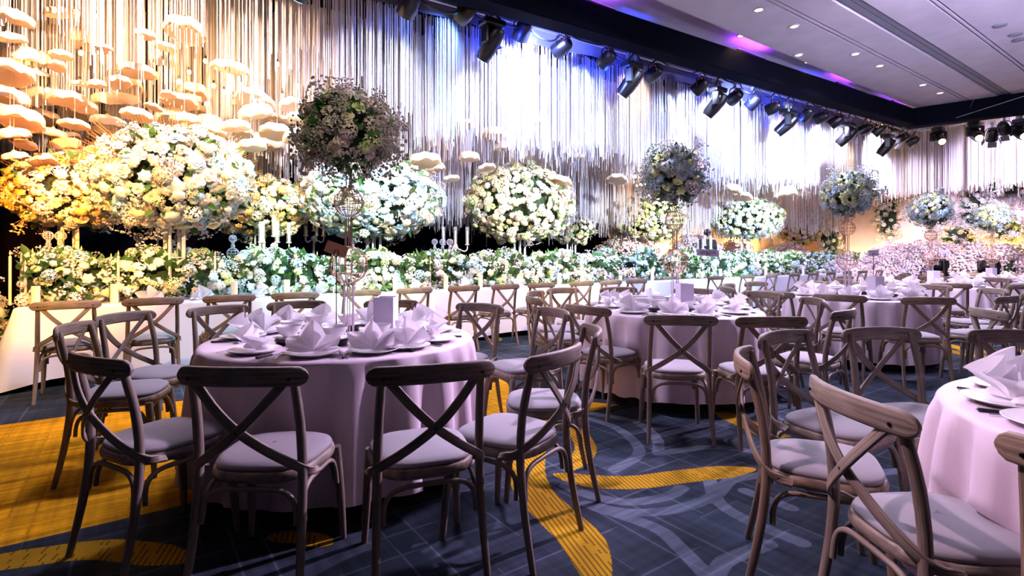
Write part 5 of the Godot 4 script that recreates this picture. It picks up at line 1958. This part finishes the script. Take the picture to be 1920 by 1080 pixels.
func table_sign(p: Vector3, yaw: float, h: float, label: String, text: String, card: String, tilt: float) -> void:
	var t := thing("table_sign", label, "table sign", p, yaw)
	var b := MB.new()
	b.lathe([Vector2(0.0, 0.0), Vector2(0.035, 0.0), Vector2(0.035, 0.006), Vector2(0.003, 0.010), Vector2(0.003, h), Vector2(0.0, h)], 10)
	part("rod", b.mesh(), M.dark_rod, t)
	b = MB.new()
	for s in [-1.0, 1.0]:
		b.tube(bezier([Vector3(0, h - 0.005, 0), Vector3(s * 0.014, h + 0.01, 0.003), Vector3(s * 0.006, h + 0.04, 0.004)], 6), 0.003, 6)
	part("clip", b.mesh(), M.dark_rod, t)
	b = MB.new()
	var w := 0.205 if text else 0.13
	var cb := Basis(Vector3(0, 0, 1), tilt)
	b.box(Vector3(0, h + 0.042, 0), Vector3(w, 0.062 if text else 0.07, 0.002), 0.0008, cb)
	var cd := part("card", b.mesh(), M[card], t)
	if text:
		var tm := TextMesh.new()
		tm.text = text
		var f := SystemFont.new()
		f.font_names = PackedStringArray(["Droid Serif"])
		tm.font = f
		tm.font_size = 32
		tm.pixel_size = 0.0011
		tm.depth = 0.0006
		part("lettering", tm, M.ink, cd, Transform3D(Basis(), Vector3(0, h + 0.046, 0.0016)))


func round_table(key: String, cx: float, cz: float, chairs: Array, tname: String, sd: int, full: bool, no_piece := false) -> void:
	var c := Vector3(cx, 0, cz)
	var t := thing("round_table", "round banquet table hidden under its mauve cloth, %s" % tname, "table", c)
	var b := MB.new()
	b.lathe([Vector2(0.0, 0.735), Vector2(0.775, 0.735), Vector2(0.78, 0.745), Vector2(0.78, 0.760), Vector2(0.77, 0.766), Vector2(0.0, 0.767)], 48)
	part("tabletop", b.mesh(), M.deck, t)
	part("black_skirt", skirt_mesh(sd), M.black_skirt, t)
	var seats := []
	var n := 0
	for q in chairs:
		n += 1
		var dx: float = q[0] - cx
		var dz: float = q[1] - cz
		var r := sqrt(dx * dx + dz * dz)
		seats.append(Vector2(atan2(-dz, dx), r - 0.25))
		chair(q[0], q[1], q[2], "cross-back oak chair, %s clockwise from the front at %s" % [ordinal(n), tname], "chairs around the round tables")
		place_setting(c, atan2(dz, dx), "%s place clockwise" % ordinal(n), tname, full)
	single("tablecloth", cloth_mesh(sd, seats), M.mauve_cloth, "mauve round tablecloth falling in folds, %s" % tname, "tablecloth", c)
	if not no_piece:
		centrepiece(c + (Vector3(-0.18, 0, -0.03) if key == "D" else Vector3(0.03, 0, 0)), "tall gold wire centrepiece with a ball of flowers, %s" % tname, key == "A")


func ring(cx: float, cz: float, r: float, count: int, start_deg: float, skip := []) -> Array:
	var out := []
	for k in count:
		if k in skip:
			continue
		var a := deg_to_rad(start_deg + 360.0 * k / count + rng.randf_range(-3, 3))
		var rr := r + rng.randf_range(-0.04, 0.05)
		out.append([cx + rr * cos(a), cz + rr * sin(a), rad_to_deg(atan2(cos(a), sin(a))) + rng.randf_range(-6, 6)])
	return out


func build_round_tables() -> void:
	var A := [[0.98, -2.06, -15.0], [0.47, -2.37, -37.0], [0.10, -2.86, -64.0], [-0.05, -3.95, -108.0], [0.12, -4.40, -135.0], [0.62, -4.54, -160.0], [1.11, -4.62, 172.0], [1.73, -4.28, 150.0], [2.08, -3.66, 112.0], [2.30, -3.14, 82.0], [1.86, -2.33, 56.0], [1.40, -2.02, 21.0]]
	round_table("A", 1.05, -3.30, A, "the big near round table", 1, true)
	var B := [[3.56, -2.10, -33.0], [3.18, -2.48, -42.0], [3.20, -3.17, -84.0], [3.40, -4.03, -110.0], [3.76, -4.48, -150.0], [4.24, -4.72, 175.0], [4.80, -4.45, 152.0], [5.25, -3.85, 120.0], [5.36, -3.2, 88.0], [4.96, -2.62, 50.0], [4.28, -2.08, 6.0]]
	round_table("B", 4.15, -3.25, B, "the second round table", 2, true)
	var Cc := [[1.88, -0.10, -97.0], [1.97, -0.57, -125.0], [2.21, -1.02, -150.0], [2.76, -1.20, 176.0], [3.22, -1.0, 153.0], [3.62, -0.60, 128.0]]
	round_table("C", 2.67, 0.04, Cc, "the table cut off at right", 3, true, true)
	round_table("D", 7.3, -2.95, ring(7.3, -2.95, 1.25, 12, 133), "the third round table", 4, true)
	round_table("E", 10.8, -3.25, ring(10.8, -3.25, 1.22, 11, 120), "the fourth round table", 5, false)
	round_table("F", 14.0, -3.2, ring(14.0, -3.2, 1.22, 11, 140), "the farthest round table", 6, false)
	round_table("G", 6.15, -0.05, ring(6.15, -0.05, 1.22, 12, 175, [3, 4, 5, 6, 7, 8, 9, 10, 11]), "the table beyond the right edge", 7, false, true)
	# dishes on the middle of the tables
	var y := 0.7725
	var names := ["the big near round table", "the second round table", "the table cut off at right", "the third round table"]
	var centers := [Vector3(1.05, y, -3.30), Vector3(4.15, y, -3.25), Vector3(2.67, y, 0.04), Vector3(7.3, y, -2.95)]
	for ti in 4:
		for k in 8:
			var a := TAU * k / 8.0 + 0.5 + 0.12 * sin(k * 3.0)
			var p: Vector3 = centers[ti] + Vector3(cos(a), 0, sin(a)) * (0.30 + 0.05 * (k % 2))
			var who := "%s of the ring, %s" % [ORD[k], names[ti]]
			single("black_tray", S.tray, M.black_gloss, "black tray under a bowl, %s" % who, "tray", p, 0.0, "trays on the round tables")
			single("saucer", S.saucer, M.porcelain, "white saucer between tray and bowl, %s" % who, "saucer", p + Vector3(0, 0.03, 0), 0.0, "saucers on the round tables")
			single("soup_bowl", S.bowl, M.porcelain, "white porcelain bowl on a saucer, %s" % who, "bowl", p + Vector3(0, 0.0375, 0), 0.0, "bowls on the round tables")
	var st := thing("plate_stack", "stack of small white plates beside the menu card on the near table", "plates", Vector3(1.42, y, -3.52))
	for k in 7:
		part("plate", S.saucer, M.porcelain, st, Transform3D(Basis(), Vector3(0, 0.017 * k, 0)))
	st = thing("plate_stack", "stack of small white plates on the second round table", "plates", Vector3(4.45, y, -3.5))
	for k in 5:
		part("plate", S.saucer, M.porcelain, st, Transform3D(Basis(), Vector3(0, 0.017 * k, 0)))
	menu_card(Vector3(1.26, y, -3.14), deg_to_rad(-38), "blank white menu card standing on the near round table")
	menu_card(Vector3(4.02, y, -3.02), deg_to_rad(-30), "pale menu card standing on the second round table")
	menu_card(Vector3(7.25, y, -2.72), deg_to_rad(-25), "pale menu card standing on the third round table")
	menu_card(Vector3(10.62, y, -3.15), deg_to_rad(-25), "pale menu card standing on the fourth round table")
	menu_card(Vector3(13.75, y, -3.15), deg_to_rad(-20), "pale menu card standing on the farthest round table")
	single("tumbler_glass", S.tumbler, M.clear_glass, "clear tumbler right of the plate stack on the near table", "glass", Vector3(1.36, y, -3.08))
	single("wine_glass", S.wine_glass, M.clear_glass, "clear glass lying in the ring of bowls of the near table", "glass", Vector3(1.38, y, -2.92))
	table_sign(Vector3(0.98, y, -3.22), deg_to_rad(-20), 0.50, "thin dark rod with a tilted brown card on the near table", "", "kraft_card", -0.35)
	table_sign(Vector3(4.38, y, -3.03), deg_to_rad(-40), 0.485, "lilac lettered card on a thin rod, second round table", "NHÀ GÁI", "card", -0.06)
	table_sign(Vector3(7.35, y, -2.78), deg_to_rad(-35), 0.49, "small pale card on a thin rod, third round table", "", "card", 0.05)
	table_sign(Vector3(10.95, y, -3.1), deg_to_rad(-35), 0.49, "small pale card on a thin rod, fourth round table", "", "card", 0.0)
	table_sign(Vector3(14.1, y, -3.1), deg_to_rad(-35), 0.49, "small pale card on a thin rod, farthest round table", "", "card", 0.0)


# ---------------------------------------------------------------- the dark figure behind the flowers

func body_field(bones: Array, lo: Vector3, hi: Vector3, cell: float, soft: float) -> MB:
	var n := Vector3i(((hi - lo) / cell).ceil())
	var sx := n.x + 1
	var sy := n.y + 1
	var f := PackedFloat32Array()
	f.resize(sx * sy * (n.z + 1))
	f.fill(1.0)
	for q in bones:
		var a: Vector3 = q[0]
		var c: Vector3 = q[1]
		var ab := c - a
		var l2 := maxf(ab.length_squared(), 1e-9)
		var pad: float = maxf(q[2], q[3]) + soft * 2.0 + cell * 2.0
		var i0 := Vector3i(((a.min(c) - Vector3.ONE * pad - lo) / cell).floor()).clamp(Vector3i.ZERO, n)
		var i1 := Vector3i(((a.max(c) + Vector3.ONE * pad - lo) / cell).ceil()).clamp(Vector3i.ZERO, n)
		for k in range(i0.z, i1.z + 1):
			for j in range(i0.y, i1.y + 1):
				for i in range(i0.x, i1.x + 1):
					var p := lo + Vector3(i, j, k) * cell
					var t := clampf((p - a).dot(ab) / l2, 0, 1)
					var d := (p - a - ab * t).length() - lerpf(q[2], q[3], t)
					var at := i + sx * (j + sy * k)
					var h := clampf(0.5 + 0.5 * (f[at] - d) / soft, 0, 1)
					f[at] = lerpf(f[at], d, h) - soft * h * (1.0 - h)
	var b := MB.new()
	var ids := {}
	var step := [1, sx, sx * sy]
	for k in n.z:
		for j in n.y:
			for i in n.x:
				var at := i + sx * (j + sy * k)
				var sum := Vector3.ZERO
				var cnt := 0
				for e in 3:
					var o1 := (e + 1) % 3
					var o2 := (e + 2) % 3
					for u in 2:
						for w in 2:
							var p0: int = at + step[o1] * u + step[o2] * w
							var v0 := f[p0]
							var v1: float = f[p0 + step[e]]
							if (v0 < 0.0) != (v1 < 0.0):
								var p := Vector3(i, j, k)
								p[o1] += u
								p[o2] += w
								p[e] += v0 / (v0 - v1)
								sum += p
								cnt += 1
				if cnt:
					ids[at] = b.v.size()
					b.v.append(lo + sum / cnt * cell)
					b.n.append(Vector3(f[at + 1] - f[at], f[at + sx] - f[at], f[at + sx * sy] - f[at]).normalized())
					b.uv.append(Vector2.ZERO)
	for k in range(1, n.z):
		for j in range(1, n.y):
			for i in range(1, n.x):
				var at := i + sx * (j + sy * k)
				for e in 3:
					var v0 := f[at]
					var v1: float = f[at + step[e]]
					if (v0 < 0.0) == (v1 < 0.0):
						continue
					var s1: int = step[(e + 1) % 3]
					var s2: int = step[(e + 2) % 3]
					var qd := [at, at - s1, at - s1 - s2, at - s2]
					if not (ids.has(qd[0]) and ids.has(qd[1]) and ids.has(qd[2]) and ids.has(qd[3])):
						continue
					if v0 < 0.0:
						qd.reverse()
					b.ix.append_array(PackedInt32Array([ids[qd[0]], ids[qd[1]], ids[qd[2]], ids[qd[0]], ids[qd[2]], ids[qd[3]]]))
	return b


func build_person() -> void:
	var t := thing("person", "dark-suited person standing with back to the warm wall, behind the flower table", "person", Vector3(12.42, 0.2, -8.62), deg_to_rad(-30))
	var hip := 0.93
	var bones := [[Vector3(0, hip, 0), Vector3(0, 1.18, 0), 0.135, 0.125], [Vector3(-0.07, 1.32, 0), Vector3(0.07, 1.32, 0), 0.13, 0.13], [Vector3(-0.17, 1.42, 0), Vector3(0.17, 1.42, 0), 0.07, 0.07], [Vector3(0, 1.42, 0), Vector3(0, 1.53, -0.01), 0.062, 0.056]]
	for s in [-1.0, 1.0]:
		bones.append([Vector3(s * 0.19, 1.42, 0), Vector3(s * 0.25, 1.13, 0.02), 0.062, 0.048])
		bones.append([Vector3(s * 0.25, 1.13, 0.02), Vector3(s * 0.25, 0.90, -0.05), 0.046, 0.036])
		bones.append([Vector3(s * 0.09, hip, 0), Vector3(s * 0.10, 0.50, -0.01), 0.10, 0.066])
		bones.append([Vector3(s * 0.10, 0.50, -0.01), Vector3(s * 0.11, 0.09, 0.02), 0.064, 0.046])
		bones.append([Vector3(s * 0.11, 0.045, 0.03), Vector3(s * 0.12, 0.04, -0.13), 0.045, 0.038])
	part("body", body_field(bones, Vector3(-0.42, -0.06, -0.3), Vector3(0.42, 1.62, 0.26), 0.022, 0.035).mesh(), M.suit, t)
	var hb := [[Vector3(0, 1.60, -0.01), Vector3(0, 1.66, 0.0), 0.078, 0.088], [Vector3(0, 1.575, -0.05), Vector3(0, 1.60, -0.04), 0.045, 0.055], [Vector3(0, 1.61, -0.085), Vector3(0, 1.632, -0.092), 0.014, 0.009], [Vector3(-0.025, 1.582, -0.088), Vector3(0.025, 1.582, -0.088), 0.012, 0.012], [Vector3(-0.084, 1.62, 0.005), Vector3(-0.086, 1.65, 0.012), 0.012, 0.014], [Vector3(0.084, 1.62, 0.005), Vector3(0.086, 1.65, 0.012), 0.012, 0.014], [Vector3(0, 1.50, 0), Vector3(0, 1.56, -0.005), 0.052, 0.052]]
	part("head", body_field(hb, Vector3(-0.13, 1.48, -0.14), Vector3(0.13, 1.78, 0.12), 0.009, 0.016).mesh(), M.skin, t)
	part("hair", body_field([[Vector3(0, 1.675, 0.012), Vector3(0, 1.685, 0.02), 0.092, 0.09], [Vector3(0, 1.63, 0.045), Vector3(0, 1.66, 0.04), 0.06, 0.07]], Vector3(-0.13, 1.54, -0.12), Vector3(0.13, 1.80, 0.14), 0.011, 0.02).mesh(), M.hair, t)
	for s in [-1.0, 1.0]:
		var w := Vector3(s * 0.25, 0.885, -0.055)
		var fb := [[w, w + Vector3(0, -0.075, -0.012), 0.026, 0.034]]
		for k in 4:
			var o := w + Vector3(0, -0.095, -0.036 + 0.019 * k)
			var ln: float = [0.030, 0.036, 0.034, 0.026][k]
			fb.append([o, o + Vector3(-s * 0.006, -ln, -0.003), 0.0095, 0.009])
			fb.append([o + Vector3(-s * 0.006, -ln, -0.003), o + Vector3(-s * 0.022, -ln * 1.9, -0.006), 0.009, 0.0075])
		fb.append([w + Vector3(0, -0.03, -0.035), w + Vector3(-s * 0.006, -0.065, -0.062), 0.012, 0.0105])
		fb.append([w + Vector3(-s * 0.006, -0.065, -0.062), w + Vector3(-s * 0.012, -0.095, -0.064), 0.0105, 0.0085])
		part("hand", body_field(fb, w + Vector3(-0.07, -0.21, -0.11), w + Vector3(0.07, 0.05, 0.07), 0.0055, 0.008).mesh(), M.skin, t)
